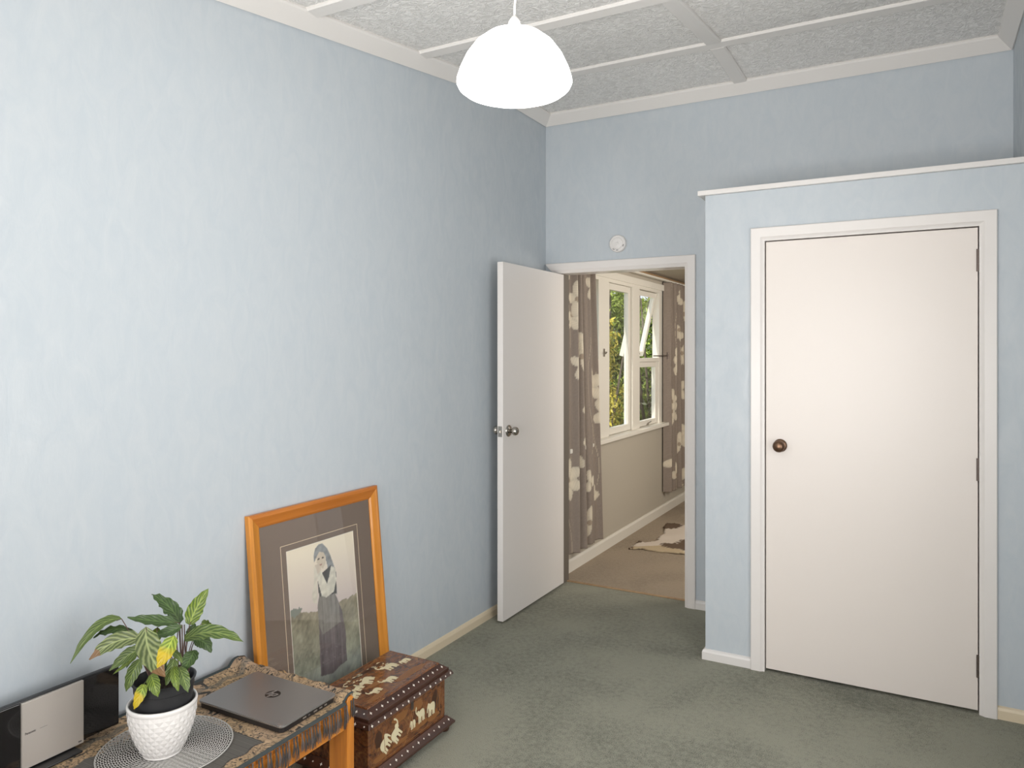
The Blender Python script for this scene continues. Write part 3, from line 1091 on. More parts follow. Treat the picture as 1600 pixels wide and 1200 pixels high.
# ------------------------------------------------------------------ smoke alarm
al = thing('smoke_alarm', 'round white smoke alarm on the blue wall above the open doorway', 'smoke alarm', (-1.622, YB, 2.152))
obj('housing', lathe([(0.0, 0.030), (0.030, 0.030), (0.034, 0.0285), (0.036, 0.0255), (0.048, 0.024), (0.052, 0.020), (0.053, 0.012), (0.053, 0.0)], 48, '-y'),
    M['plastic_white'], al, smooth=True, angle=35)
for a in (-0.35, -1.57, -2.15):
    obj('vent_slot', bx(-0.007, 0.007, -0.0262, -0.0240, -0.003, 0.003,
        mtx=Matrix.Translation((0.041*math.cos(a), 0, 0.041*math.sin(a))) @ Matrix.Rotation(-(a+PI/2), 4, 'Y')), M['grey_dot'], al)
obj('test_button', lathe([(0.0, 0.0325), (0.008, 0.032), (0.009, 0.030), (0.0, 0.030)], 24, '-y'), M['plastic_white'], al, smooth=True)

# ------------------------------------------------------------------ framed picture leaning on the wall
ang = math.atan2(0.085, 0.9)
pic = thing('framed_picture', 'amber wood framed print of a girl in a dark skirt leaning on the blue wall', 'picture', (-2.020, 2.196, 0.0), (0, -ang, 0))
# local: y across (-0.355..0.355), z up (0..0.906), x outward
HWp, HTp, FWp = 0.356, 0.906, 0.052
FP = [(0.0, -0.014), (0.0, 0.004), (0.004, 0.008), (0.014, 0.010), (0.020, 0.007), (0.044, 0.002), (FWp, -0.003), (FWp, -0.014)]


def fbar(p0, p1, U, mt):
    return profile_bar(FP, p0, p1, U, (1, 0, 0), 1, -1)


obj('frame_side', fbar((0, -HWp, 0), (0, -HWp, HTp), (0, 1, 0), 0), M['ash_z'], pic, smooth=True, angle=20)
obj('frame_side', fbar((0, HWp, 0), (0, HWp, HTp), (0, -1, 0), 0), M['ash_z'], pic, smooth=True, angle=20)
obj('frame_top', fbar((0, -HWp, HTp), (0, HWp, HTp), (0, 0, -1), 0), M['ash_y'], pic, smooth=True, angle=20)
obj('frame_bottom', fbar((0, -HWp, 0), (0, HWp, 0), (0, 0, 1), 0), M['ash_y'], pic, smooth=True, angle=20)
obj('backing_board', bx(-0.014, -0.012, -HWp+0.01, HWp-0.01, 0.01, HTp-0.01), M['tan_strip'], pic)


def ring_frame(y0, y1, z0, z1, w, x0, x1):
    bm = B()
    box(bm, x0, x1, y0, y0+w, z0, z1)
    box(bm, x0, x1, y1-w, y1, z0, z1)
    box(bm, x0, x1, y0+w, y1-w, z0, z0+w)
    box(bm, x0, x1, y0+w, y1-w, z1-w, z1)
    return bm


py0, py1, pz0, pz1 = -0.180, 0.193, 0.158, 0.739
bm = B()
i0, i1, j0, j1 = -HWp+0.03, HWp-0.03, 0.03, HTp-0.03
box(bm, -0.0115, -0.007, i0, py0, j0, j1)
box(bm, -0.0115, -0.007, py1, i1, j0, j1)
box(bm, -0.0115, -0.007, py0, py1, j0, pz0)
box(bm, -0.0115, -0.007, py0, py1, pz1, j1)
obj('mount_board', bm, M['mat_board'], pic)
obj('mount_line', ring_frame(py0-0.028, py1+0.028, pz0-0.026, pz1+0.025, 0.0022, -0.0072, -0.0066), M['gold_line'], pic)
obj('mount_bevel', ring_frame(py0-0.001, py1+0.001, pz0-0.001, pz1+0.001, 0.0022, -0.0100, -0.0069), M['rust_edge'], pic)

PO = dict(
    hood=[(0.377, 0.133), (0.379, 0.086), (0.404, 0.042), (0.46, 0.018), (0.526, 0.022), (0.586, 0.063), (0.631, 0.125), (0.695, 0.246), (0.684, 0.403), (0.639, 0.334), (0.578, 0.202), (0.559, 0.15), (0.525, 0.109), (0.413, 0.103)],
    face=[(0.421, 0.099), (0.465, 0.069), (0.53, 0.082), (0.559, 0.12), (0.544, 0.16), (0.5, 0.189), (0.45, 0.169), (0.416, 0.134)],
    torso=[(0.406, 0.198), (0.496, 0.213), (0.622, 0.185), (0.695, 0.246), (0.68, 0.39), (0.419, 0.372)],
    arm=[(0.621, 0.191), (0.686, 0.214), (0.693, 0.295), (0.639, 0.371), (0.522, 0.389), (0.459, 0.368), (0.412, 0.246), (0.386, 0.159), (0.446, 0.156), (0.493, 0.23), (0.549, 0.3), (0.589, 0.252)],
    arm2=[(0.373, 0.157), (0.401, 0.179), (0.4, 0.292), (0.387, 0.408), (0.333, 0.392), (0.314, 0.347), (0.358, 0.261)],
    hand=[(0.387, 0.149), (0.452, 0.151), (0.478, 0.192), (0.421, 0.218)],
    apron=[(0.414, 0.366), (0.659, 0.387), (0.701, 0.468), (0.709, 0.592), (0.596, 0.605), (0.486, 0.618), (0.433, 0.619), (0.391, 0.551), (0.383, 0.431)],
    skirt=[(0.419, 0.367), (0.67, 0.401), (0.748, 0.526), (0.779, 0.68), (0.767, 0.874), (0.662, 0.88), (0.548, 0.907), (0.366, 0.886), (0.384, 0.597)])


def picture_colours(U, V):
    v = 1-V
    u = U
    n1 = vnoise(u*9, v*14, 21)
    n2 = vnoise(u*30+v*12, v*46, 22)
    n3 = vnoise(u*85+v*40, v*60, 23)
    top = np.array([0.84, 0.76, 0.60])
    low = np.array([0.62, 0.54, 0.50])
    f = np.clip(v/0.45, 0, 1)[:, None]
    rgb = top*(1-f)+low*f
    hz = np.interp(u, [0, 0.05, 0.16, 0.28, 0.4, 0.73, 1.0], [0.40, 0.385, 0.425, 0.44, 0.46, 0.46, 0.44])+0.02*(n2-0.5)
    hill = v > hz
    g = np.clip((v-hz)/0.55, 0, 1)[:, None]
    gc = np.array([0.33, 0.29, 0.20])*(1-g)+np.array([0.27, 0.30, 0.235])*g
    gc = gc*(0.55+0.55*n1+0.30*n2+0.25*n3-0.15)[:, None]
    gc = gc+np.clip((v-0.80)*1.2, 0, 0.12)[:, None]*np.array([0.8, 0.85, 1.0])
    rgb[hill] = gc[hill]
    bush = ((u-0.07)/0.09)**2+((v-0.405)/0.035)**2 < 0.4+1.6*n3*n2
    rgb[bush] = (0.22, 0.24, 0.20)

    def fill(key, c, amp=0.2, nz=n2):
        mk = inpoly(u, v, PO[key])
        rgb[mk] = (np.array(c)*(1-amp/2+amp*nz)[:, None])[mk]
    folds = np.clip(0.30*vnoise(u*26+2*v, v*3, 41)+0.55*vnoise(u*60+1.5*v, v*5, 42)+0.25*n2, 0, 1)
    fill('hood', (0.27, 0.28, 0.28), 0.6)
    fill('arm2', (0.64, 0.60, 0.50))
    fill('torso', (0.085, 0.082, 0.078))
    fill('skirt', (0.165, 0.140, 0.140), 0.9, folds)
    fill('apron', (0.24, 0.225, 0.20), 0.7, folds)
    fill('arm', (0.66, 0.63, 0.53), 0.3)
    fill('face', (0.62, 0.54, 0.43), 0.12)
    fill('hand', (0.60, 0.52, 0.42), 0.12)
    for ex in (0.447, 0.512):
        mk = ((u-ex)/0.017)**2+((v-0.117)/0.006)**2 < 1
        rgb[mk] = (0.07, 0.06, 0.05)
    mk = ((u-0.475)/0.022)**2+((v-0.158)/0.004)**2 < 1
    rgb[mk] = (0.36, 0.22, 0.18)
    shade = inpoly(u, v, PO['hood']) & (u < 0.42) & (v > 0.09)
    rgb[shade] *= 0.8
    return rgb


me = grid_mesh('print', 120, 186, lambda a, b_: (-0.0095, py0+(py1-py0)*a, pz0+(pz1-pz0)*b_), picture_colours)
obj('print', me, M['print'], pic)
obj('glass', bx(-0.0062, -0.0050, -HWp+0.045, HWp-0.045, 0.045, HTp-0.045), M['picture_glass'], pic)

# ------------------------------------------------------------------ inlaid chest
CX0, CX1, CY0, CY1 = -1.915, -1.640, 1.945, 2.405
ch = thing('inlaid_chest', 'dark brown wooden chest inlaid with bone elephants, standing in front of the picture', 'chest', (0, 0, 0))
obj('body', bx(CX0, CX1, CY0, CY1, 0.055, 0.212), M['marquetry'], ch, bevel=0.002)


def frustum(x0, x1, y0, y1, z0, z1, e0, e1):
    bm = B()
    a = [bm.verts.new(p) for p in ((x0-e0, y0-e0, z0), (x1+e0, y0-e0, z0), (x1+e0, y1+e0, z0), (x0-e0, y1+e0, z0))]
    c = [bm.verts.new(p) for p in ((x0-e1, y0-e1, z1), (x1+e1, y0-e1, z1), (x1+e1, y1+e1, z1), (x0-e1, y1+e1, z1))]
    bm.faces.new(list(reversed(a)))
    bm.faces.new(c)
    for k in range(4):
        bm.faces.new((a[k], a[(k+1) % 4], c[(k+1) % 4], c[k]))
    return bm


bmould = obj('base_moulding', frustum(CX0, CX1, CY0, CY1, 0.028, 0.036, 0.030, 0.030), M['dark_wood'], ch, bevel=0.0015)
obj('base_bevel', frustum(CX0, CX1, CY0, CY1, 0.036, 0.060, 0.029, 0.006), M['dark_wood'], bmould, bevel=0.001)
lid = obj('lid', frustum(CX0, CX1, CY0, CY1, 0.212, 0.222, 0.012, 0.026), M['dark_wood'], ch, bevel=0.001)
obj('lid_rim', frustum(CX0, CX1, CY0, CY1, 0.222, 0.237, 0.026, 0.019), M['dark_wood'], lid, bevel=0.001)
obj('lid_step', frustum(CX0, CX1, CY0, CY1, 0.237, 0.248, 0.011, 0.011), M['dark_wood'], lid)
obj('lid_slope', frustum(CX0, CX1, CY0, CY1, 0.248, 0.266, 0.009, -0.014), M['dark_wood'], lid, bevel=0.001)
obj('lid_panel', frustum(CX0, CX1, CY0, CY1, 0.266, 0.271, -0.015, -0.017), M['marquetry'], lid, bevel=0.001)
for x in (CX0, CX1-0.004):
    for y in (CY0, CY1):
        obj('foot', lathe([(0.012, 0.0), (0.019, 0.004), (0.021, 0.014), (0.017, 0.024), (0.014, 0.0285)], 20, 'z', (x+0.001, y, 0)), M['dark_wood'], ch, smooth=True)
# string inlay and lighter landscape shapes on the front
XF = CX1
fr_place = lambda u, v_, w_: (XF+0.0001+w_, u, v_)
bm = B()
for q, (a, b_, c, d) in enumerate(((CY0+0.018, CY1-0.018, 0.068, 0.0695), (CY0+0.018, CY1-0.018, 0.201, 0.2025))):
    box(bm, XF-0.001, XF+0.0006, a, b_, c, d)
for y in (CY0+0.018, CY1-0.0195):
    box(bm, XF-0.001, XF+0.0006, y, y+0.0015, 0.068, 0.2025)
for y in (CY0+0.026, CY1-0.0275):
    box(bm, XF-0.001, XF+0.0006, y, y+0.001, 0.074, 0.196)
obj('string_inlay', bm, M['light_wood_inlay'], ch)


def blob(cx, cy, rx, ry, seed, n=22, rough=0.18):
    r = random.Random(seed)
    return [(cx+rx*math.cos(2*PI*k/n)*(1+r.uniform(-rough, rough)), cy+ry*math.sin(2*PI*k/n)*(1+r.uniform(-rough, rough))) for k in range(n)]


for q, (cx, cy, rx, ry, mk) in enumerate([(2.02, 0.084, 0.05, 0.010, 'light_wood_inlay'), (2.12, 0.088, 0.05, 0.009, 'light_wood_inlay'),
                                        (2.235, 0.098, 0.055, 0.013, 'light_wood_inlay'), (2.33, 0.090, 0.04, 0.010, 'light_wood_inlay'),
                                        (2.225, 0.176, 0.034, 0.020, 'light_wood_inlay'), (2.12, 0.178, 0.045, 0.016, 'light_wood_inlay'),
                                        (2.34, 0.150, 0.022, 0.034, 'dark_inlay'), (2.00, 0.150, 0.018, 0.032, 'dark_inlay')]):
    obj('landscape_inlay', prism(blob(cx, cy, rx, ry, q), fr_place, 0.0005), M[mk], ch)
for q, (cx, lean) in enumerate([(2.165, 0.03), (2.20, -0.015), (2.345, 0.01), (2.035, -0.01), (2.37, -0.01)]):
    bm = B()
    tube(bm, [(XF, cx, 0.095), (XF, cx+lean*0.5, 0.14), (XF, cx+lean, 0.185)], [0.0022, 0.0016, 0.0006], 6)
    tube(bm, [(XF, cx+lean*0.5, 0.14), (XF, cx+lean*0.5+0.015, 0.175)], [0.0014, 0.0006], 6)
    obj('tree_inlay', bm, M['light_wood_inlay'], ch)
# elephants
EL = [(-0.50, 0.42), (-0.56, 0.30), (-0.60, 0.10), (-0.63, -0.10), (-0.55, -0.12), (-0.50, 0.05), (-0.45, 0.18), (-0.38, 0.16), (-0.36, -0.05),
      (-0.40, -0.50), (-0.26, -0.50), (-0.22, -0.12), (-0.14, -0.12), (-0.16, -0.50), (-0.03, -0.50), (0.02, -0.10), (0.16, -0.08), (0.18, -0.50), (0.31, -0.50),
      (0.33, -0.12), (0.38, -0.50), (0.50, -0.50), (0.50, 0.10), (0.57, -0.20), (0.54, 0.20), (0.46, 0.38), (0.25, 0.47), (0.0, 0.44), (-0.18, 0.40), (-0.28, 0.52), (-0.42, 0.54)]
EU = [(-0.50, 0.46), (-0.60, 0.52), (-0.62, 0.70), (-0.52, 0.86), (-0.58, 0.98), (-0.66, 0.90), (-0.72, 0.72), (-0.70, 0.48), (-0.56, 0.30), (-0.46, 0.16)]+EL[7:]


def elephant(parent, place, cx, cy, s, rot=0.0, up=False, name='elephant_inlay', wy=1.0, flip=False):
    c, sn = math.cos(rot), math.sin(rot)
    pts = []
    for x, y in (EU if up else EL):
        x, y = (-x if flip else x)*s, y*s*wy
        pts.append((cx+x*c-y*sn, cy+x*sn+y*c))
    o = obj(name, prism(pts, place, 0.0012), M['bone'], parent)
    return o


for (y, z, s, r_, up) in [(2.040, 0.118, 0.050, 0.75, False), (2.100, 0.126, 0.050, 0.75, True), (2.196, 0.117, 0.028, 0.05, False),
                         (2.246, 0.128, 0.042, 0.10, True), (2.312, 0.126, 0.044, 0.02, False)]:
    elephant(ch, fr_place, y, z, s, r_, up, wy=1.15, flip=y < 2.15)
bm = bx(XF-0.001, XF+0.0022, 2.184, 2.200, 0.172, 0.212)
obj('lock_plate', bm, M['hinge'], ch, bevel=0.001)
# lid top scene
ZT = 0.271
top_place = lambda u, v_, w_: (-v_, u, ZT+w_)        # v grows towards the wall
for (x, y, s, r_, up) in [(-1.782, 2.335, 0.060, 0.1, False), (-1.800, 2.262, 0.085, 0.0, True), (-1.795, 2.125, 0.085, 0.5, True),
                         (-1.782, 2.060, 0.060, 0.3, False), (-1.757, 2.010, 0.065, 0.35, True), (-1.728, 2.175, 0.070, 0.1, True), (-1.714, 2.078, 0.060, 0.25, True)]:
    elephant(lid, top_place, y, -x, s*0.74, r_, up, wy=0.72)
r = random.Random(4)
for q in range(30):
    y = r.uniform(2.00, 2.30)
    x = -1.865+r.uniform(0, 0.045)+max(0, (2.12-y))*0.25
    s = r.uniform(0.005, 0.009)
    a = r.uniform(-0.6, 0.6)
    pts = [(-1.2, 0.3), (-0.3, 0.0), (-0.1, -0.4), (0.3, -0.1), (1.1, 0.5), (0.2, 0.25), (0.0, 0.55), (-0.2, 0.3)]
    pts = [(y+s*(px*math.cos(a)-py*math.sin(a)), -x+s*(px*math.sin(a)+py*math.cos(a))) for px, py in pts]
    obj('bird_inlay', prism(pts, top_place, 0.0008), M['bone'], lid)
for q, (cy, cx, ry, rx, mk) in enumerate([(2.27, -1.70, 0.09, 0.018, 'light_wood_inlay'), (2.05, -1.685, 0.06, 0.012, 'light_wood_inlay'),
                                        (2.12, -1.755, 0.05, 0.012, 'light_wood_inlay'), (2.20, -1.85, 0.10, 0.010, 'dark_inlay')]):
    obj('landscape_inlay', prism(blob(cy, -cx, ry, rx, 40+q), top_place, 0.0004), M[mk], lid)
bm = B()
for (a, b_, c, d) in ((CX0+0.020, CX1-0.020, CY0+0.020, CY0+0.0212), (CX0+0.020, CX1-0.020, CY1-0.0212, CY1-0.020),
                      (CX0+0.020, CX0+0.0212, CY0+0.020, CY1-0.020), (CX1-0.0212, CX1-0.020, CY0+0.020, CY1-0.020)):
    box(bm, a, b_, c, d, ZT-0.001, ZT+0.0005)
obj('string_inlay', bm, M['light_wood_inlay'], lid)


def dot(bm, c, nrm, tang, s, quat):
    nrm = Vector(nrm).normalized()
    tang = Vector(tang).normalized()
    bi = nrm.cross(tang)
    c = Vector(c)
    n = 12 if quat else 8
    ring = []
    for k in range(n):
        a = 2*PI*k/n
        rr_ = s*(0.72+0.34*math.cos(4*a)) if quat else s*0.62
        ring.append((rr_*math.cos(a), rr_*math.sin(a)))
    lo = [bm.verts.new(c+tang*x+bi*y-nrm*0.001) for x, y in ring]
    hi = [bm.verts.new(c+tang*x+bi*y+nrm*0.0008) for x, y in ring]
    bm.faces.new(hi)
    for k in range(n):
        bm.faces.new((lo[k], lo[(k+1) % n], hi[(k+1) % n], hi[k]))


def dot_rows(z0, e0, z1, e1, parent, n=15, m_=8):
    """studs along the sloped band between (z0, e0) and (z1, e1), on all four sides"""
    bm = B()
    z, e = (z0+z1)/2, (e0+e1)/2
    dz, de = z1-z0, e1-e0
    sides = [((CX1+e, None), (dz, 0, -de), (0, 1, 0)), ((CX0-e, None), (-dz, 0, -de), (0, 1, 0)),
             ((None, CY0-e), (0, -dz, -de), (1, 0, 0)), ((None, CY1+e), (0, dz, -de), (1, 0, 0))]
    for (x, y), nr, tg in sides:
        cnt = n if x is not None else m_
        for k in range(cnt):
            f_ = (k+0.5)/cnt
            cx_ = x if x is not None else CX0-e+(CX1-CX0+2*e)*f_
            cy_ = y if y is not None else CY0-e+(CY1-CY0+2*e)*f_
            dot(bm, (cx_, cy_, z), nr, tg, 0.0056 if k % 2 == 0 else 0.0046, k % 2 == 0)
    bmesh.ops.recalc_face_normals(bm, faces=bm.faces)
    o = obj('stud_inlay', bm, M['bone_white'], parent)
    o['kind'] = 'stuff'
    o['label'] = 'row of small white bone studs'


dot_rows(0.036, 0.029, 0.060, 0.006, bmould)
dot_rows(0.222, 0.0262, 0.237, 0.0192, lid)
dot_rows(0.248, 0.009, 0.266, -0.014, lid)

# ------------------------------------------------------------------ coffee table
TX0, TX1, TY0, TY1, TZ = -2.070, -1.562, 0.62, 1.785, 0.397
tb = thing('coffee_table', 'orange pine coffee table under a fringed cloth by the left wall', 'table', (0, 0, 0))
obj('table_top', bx(TX0, TX1-0.006, TY0, TY1-0.022, TZ-0.022, TZ-0.001), M['pine_y'], tb, bevel=0.003)
obj('apron', bx(TX1-0.030, TX1-0.008, TY0+0.03, TY1-0.033, TZ-0.085, TZ-0.0225), M['pine_y'], tb, bevel=0.002)
obj('apron', bx(TX0+0.004, TX0+0.026, TY0+0.03, TY1-0.033, TZ-0.085, TZ-0.0225), M['pine_y'], tb, bevel=0.002)
for ya in (TY0-0.006, TY1-0.030):
    obj('end_rail', profile_bar([(-0.015, -0.06), (0.015, -0.06), (0.015, 0.004), (0.011, 0.011), (0.004, 0.0145), (-0.004, 0.0145), (-0.011, 0.011), (-0.015, 0.004)],
                                (TX0+0.05, ya+0.015, TZ), (TX1-0.076, ya+0.015, TZ), (0, 1, 0), (0, 0, 1)), M['pine_x'], tb, smooth=True, angle=30)
    obj('stretcher', bx(TX0+0.06, TX1-0.076, ya+0.004, ya+0.026, 0.03, 0.065), M['pine_x'], tb, bevel=0.002)
    for xa in (TX0, TX1-0.074):
        bm = profile_bar([(-0.016, -TZ), (0.016, -TZ), (0.016, 0.002), (0.012, 0.011), (0.005, 0.0155), (-0.005, 0.0155), (-0.012, 0.011), (-0.016, 0.002)],
                         (xa, ya+0.015, TZ), (xa+0.074, ya+0.015, TZ), (0, 1, 0), (0, 0, 1))
        obj('leg', bm, M['pine_z'], tb, bevel=0.0015)

gb = obj('flat_box', bx(-0.13, 0.13, -0.17, 0.17, 0.0, 0.15), M['grey_box'], None, bevel=0.003)
gb.location = (-1.935, 1.545, 0.0)
gb.rotation_euler = (0, 0, math.radians(-8))
tag(gb, 'grey flat topped box on the carpet under the pine coffee table', 'box')

# ------------------------------------------------------------------ paisley runner with fringe
RX0, RX1, RY0, RY1 = TX0-0.018, TX1-0.002, 0.60, TY1
rn = thing('table_runner', 'tan and slate paisley cloth with grey fringe spread over the coffee table', 'cloth', (0, 0, 0))


def cloth_z(x, y):
    z = TZ+0.0015
    e = y-(TY1-0.045)
    if e > 0:
        z += 0.019*math.sin(min(1.0, e/0.032)*PI/2)
        z += 0.004*max(0, math.sin(x*55+1.0))*min(1, e/0.02)
        hx = (x-(-2.045))/0.03
        z += 0.010*math.exp(-hx*hx)*min(1, e/0.02)
    if x < TX0+0.02:
        z += 0.010*(TX0+0.02-x)/0.04
    return z


def runner_colours(U, V):
    x = RX0+(RX1-RX0)*U
    y = RY0+(RY1-RY0)*V
    wx = vnoise(x*38, y*38, 5)
    wy = vnoise(x*38+9, y*38+3, 6)
    p = vnoise(x*44+2.2*wx, y*44+2.2*wy, 7)
    q_ = vnoise(x*150+wx*4, y*150+wy*4, 8)
    tan = np.array([0.50, 0.345, 0.19])
    pink = np.array([0.47, 0.33, 0.25])
    dark = np.array([0.050, 0.046, 0.042])
    t_ = vnoise(x*14, y*14, 9)[:, None]
    rgb = tan*(1-t_*0.6)+pink*t_*0.6
    rgb = rgb*(0.65+0.5*q_)[:, None]
    ln = np.abs(np.sin(p*16)) < 0.26
    rgb[ln] = rgb[ln]*0.25+dark*0.75
    ln2 = (np.abs(p-0.5) < 0.028) | (q_ > 0.82)
    rgb[ln2] = dark
    # scalloped slate band near the wall side
    bd = (x < RX0+0.075+0.008*np.sin(y*70)) & (x > RX0+0.052+0.008*np.sin(y*70))
    rgb[bd] = rgb[bd]*0.45+np.array([0.10, 0.11, 0.105])*0.55
    # dark ribbed centre field with stepped tan corner
    cen = (x > RX0+0.135+0.006*np.sin(y*90)) & (x < RX1-0.046-0.006*np.sin(y*80)) & (y < 1.462)
    rgb[cen] = (np.array([0.125, 0.115, 0.102])*(0.80+0.35*(np.sin(y*2*PI/0.0042) > 0)[:, None]))[cen]
    cb = (np.abs(x-(RX1-0.046-0.006*np.sin(y*80))) < 0.0018) & (y < 1.465)
    rgb[cb] = dark
    cb = (np.abs(y-1.4625) < 0.0018) & (x > RX0+0.13) & (x < RX1-0.046)
    rgb[cb] = dark
    edge = (x > RX1-0.007) | (x < RX0+0.012)
    rgb[edge] = (0.045, 0.058, 0.060)
    return rgb


me = grid_mesh('cloth', 250, 500, lambda a, b_: (RX0+(RX1-RX0)*a, RY0+(RY1-RY0)*b_, cloth_z(RX0+(RX1-RX0)*a, RY0+(RY1-RY0)*b_)), runner_colours)
cl = obj('cloth', me, M['runner'], rn, smooth=True, solid=0.0015)
# rolled end over the rail, bunched
bm = B()
pts, rad = [], []
for k in range(40):
    f_ = k/39
    x = RX0+0.01+(RX1-RX0-0.016)*f_
    pts.append((x, TY1-0.002+0.003*math.sin(k*1.3), TZ+0.013+0.003*math.sin(k*0.9)+0.008*math.exp(-(f_/0.08)**2)))
    rad.append(0.0085+0.002*math.sin(k*1.7)+0.004*math.exp(-(f_/0.07)**2))
tube(bm, pts, rad, 12)
rme = bpy.data.meshes.new('rolled_edge')
bm.to_mesh(rme)
bm.free()
ca = rme.color_attributes.new('Col', 'FLOAT_COLOR', 'POINT')
vc = np.zeros(len(rme.vertices)*3, np.float32)
rme.vertices.foreach_get('co', vc)
vc = vc.reshape(-1, 3)
nz_ = vnoise(vc[:, 0]*170, vc[:, 2]*500+vc[:, 1]*300, 31)
cc = np.where((nz_ > 0.55)[:, None], np.array([[0.07, 0.055, 0.045]]), np.array([[0.44, 0.28, 0.14]]))
ca.data.foreach_set('color', np.c_[cc, np.ones(len(cc))].astype(np.float32).ravel())
obj('rolled_edge', rme, M['runner'], rn, smooth=True)
obj('border_band', profile_bar([(0.0, 0.002), (0.005, 0.0015), (0.0080, -0.001), (0.0085, -0.006), (0.0070, -0.0065), (0.0, -0.001)],
                               (RX1-0.006, RY0, TZ+0.002), (RX1-0.006, RY1-0.035, TZ+0.002), (1, 0, 0), (0, 0, 1)), M['piping'], rn, smooth=True, angle=40)
# fringe: knotted tassels hanging down the room side
r = random.Random(12)
y = RY0+0.01
k = 0
while y < RY1-0.004:
    bm = B()
    L = r.uniform(0.040, 0.062)
    zt_ = TZ-0.006
    if y > RY1-0.04:
        zt_ += 0.010*(y-(RY1-0.04))/0.03
    xx = RX1+0.0035
    tube(bm, [(xx, y, zt_), (xx+0.0012, y+r.uniform(-.002, .002), zt_-0.016)], [0.0030, 0.0022], 6)
    for s_ in range(6):
        a = (s_-2.5)/2.5
        e_ = 0.0065*a+r.uniform(-.002, .002)
        tube(bm, [(xx+0.0012, y+a*0.001, zt_-0.014), (xx+0.003+r.uniform(-.001, .002), y+e_*0.6, zt_-0.014-L*0.45), (xx+0.002+r.uniform(-.001, .002), y+e_, zt_-0.012-L+r.uniform(0, .008))],
             [0.0013, 0.0012, 0.0007], 4)
    obj('tassel', bm, M['fringe'] if k % 3 else M['fringe2'], rn)
    y += r.choice((0.010, 0.012, 0.012, 0.020))
    k += 1

# ------------------------------------------------------------------ round woven placemat
PMX, PMY, PMR = -1.821, 1.312, 0.172
ZP = TZ+0.0035
pm = thing('round_placemat', 'round silver grey woven placemat under the white plant pot', 'placemat', (PMX, PMY, ZP))
bm = B()
nr = 27
for k in range(nr):
    R_ = 0.012+(PMR-0.014)*k/(nr-1)
    n = max(24, int(2*PI*R_/0.0068)//2*2)
    pts = []
    for s_ in range(n):
        a = 2*PI*(s_+0.5*(k % 2))/n
        rr_ = R_+(0.0018 if s_ % 2 else -0.0018)
        pts.append((rr_*math.cos(a), rr_*math.sin(a), 0.0016+(0.0010 if s_ % 2 else -0.0002)))
    tube(bm, pts, 0.00135, 4, closed=True)
o = obj('woven_wire', bm, M['placemat'], pm)
o['kind'] = 'stuff'
bm = B()
tube(bm, [(PMR*math.cos(2*PI*k/90), PMR*math.sin(2*PI*k/90), 0.0016) for k in range(90)], 0.0018, 6, closed=True)
obj('rim', bm, M['placemat'], pm, smooth=True)

# ------------------------------------------------------------------ white faceted pot and the potted plant in it
PX, PY = -1.803, 1.288
PZ = ZP+0.0032
wp = thing('faceted_pot', 'white ceramic pot with a diamond relief on the silver placemat', 'plant pot', (PX, PY, PZ))
rows, nc = 10, 44
H_ = 0.143
bm = B()


def prad(f_):
    return 0.049+0.038*math.sin(min(1, f_*1.02)*PI/2)**0.85


rings = []
for j in range(rows+1):
    f_ = j/rows
    ring = []
    for k_ in range(nc):
        a = 2*PI*k_/nc
        bump_ = 0.0011 if (k_+j) % 2 == 0 else -0.0006      # raised centres between recessed corners
        if j == 0 or j == rows:
            bump_ = 0
        rr_ = prad(f_)+bump_
        ring.append(bm.verts.new((rr_*math.cos(a), rr_*math.sin(a), 0.006+(H_-0.018)*f_)))
    rings.append(ring)
for j in range(rows):
    a, c = rings[j], rings[j+1]
    for k_ in range(nc):
        k2 = (k_+1) % nc
        if (k_+j) % 2 == 0:              # split along the recessed diagonal
            bm.faces.new((a[k_], a[k2], c[k_]))
            bm.faces.new((a[k2], c[k2], c[k_]))
        else:
            bm.faces.new((a[k_], a[k2], c[k2]))
            bm.faces.new((a[k_], c[k2], c[k_]))
bm.faces.new(list(reversed(rings[0])))
bmesh.ops.recalc_face_normals(bm, faces=bm.faces)
obj('relief_wall', bm, M['ceramic'], wp)
rt = prad(1.0)
obj('rim', lathe([(rt-0.006, H_-0.06), (rt-0.0055, H_-0.004), (rt-0.003, H_), (rt+0.0005, H_-0.001), (rt+0.0018, H_-0.005), (rt+0.0008, H_-0.012), (rt-0.0005, H_-0.014)], 64, caps=False), M['ceramic'], wp, smooth=True)
obj('inside_wall', lathe([(0.042, 0.010), (rt-0.007, H_-0.02), (rt-0.006, H_-0.005)], 48, caps=False), M['ceramic'], wp, smooth=True)
obj('foot_ring', lathe([(0.0, 0.0), (0.046, 0.0), (0.0495, 0.003), (0.0495, 0.009), (0.0, 0.009)], 48), M['ceramic'], wp, smooth=True, angle=40)

NX, NY = PX+0.002, PY+0.004
NZ = TZ+0.020
pl = thing('potted_plant', 'prayer plant with striped and yellowing leaves in a black plastic nursery pot', 'plant', (NX, NY, NZ))
NH = 0.188
obj('nursery_pot', lathe([(0.040, 0.0), (0.060, 0.03), (0.070, 0.10), (0.0735, NH-0.028), (0.0755, NH-0.026), (0.0765, NH-0.006), (0.080, NH-0.005), (0.081, NH), (0.077, NH+0.001), (0.073, NH-0.004), (0.068, NH-0.05), (0.0, NH-0.05)], 56),
    M['pot_black'], pl, smooth=True, angle=40)
me = grid_mesh('soil', 26, 26, lambda a, b_: ((a-0.5)*0.098, (b_-0.5)*0.098, NH-0.024+0.005*math.sin(a*31+b_*7)*math.sin(b_*27)))
obj('soil', me, M['soil'], pl)

Z0_ = Vector((NX, NY, NZ))
DP = 2.003                       # distance of the plant's axis ahead of the camera


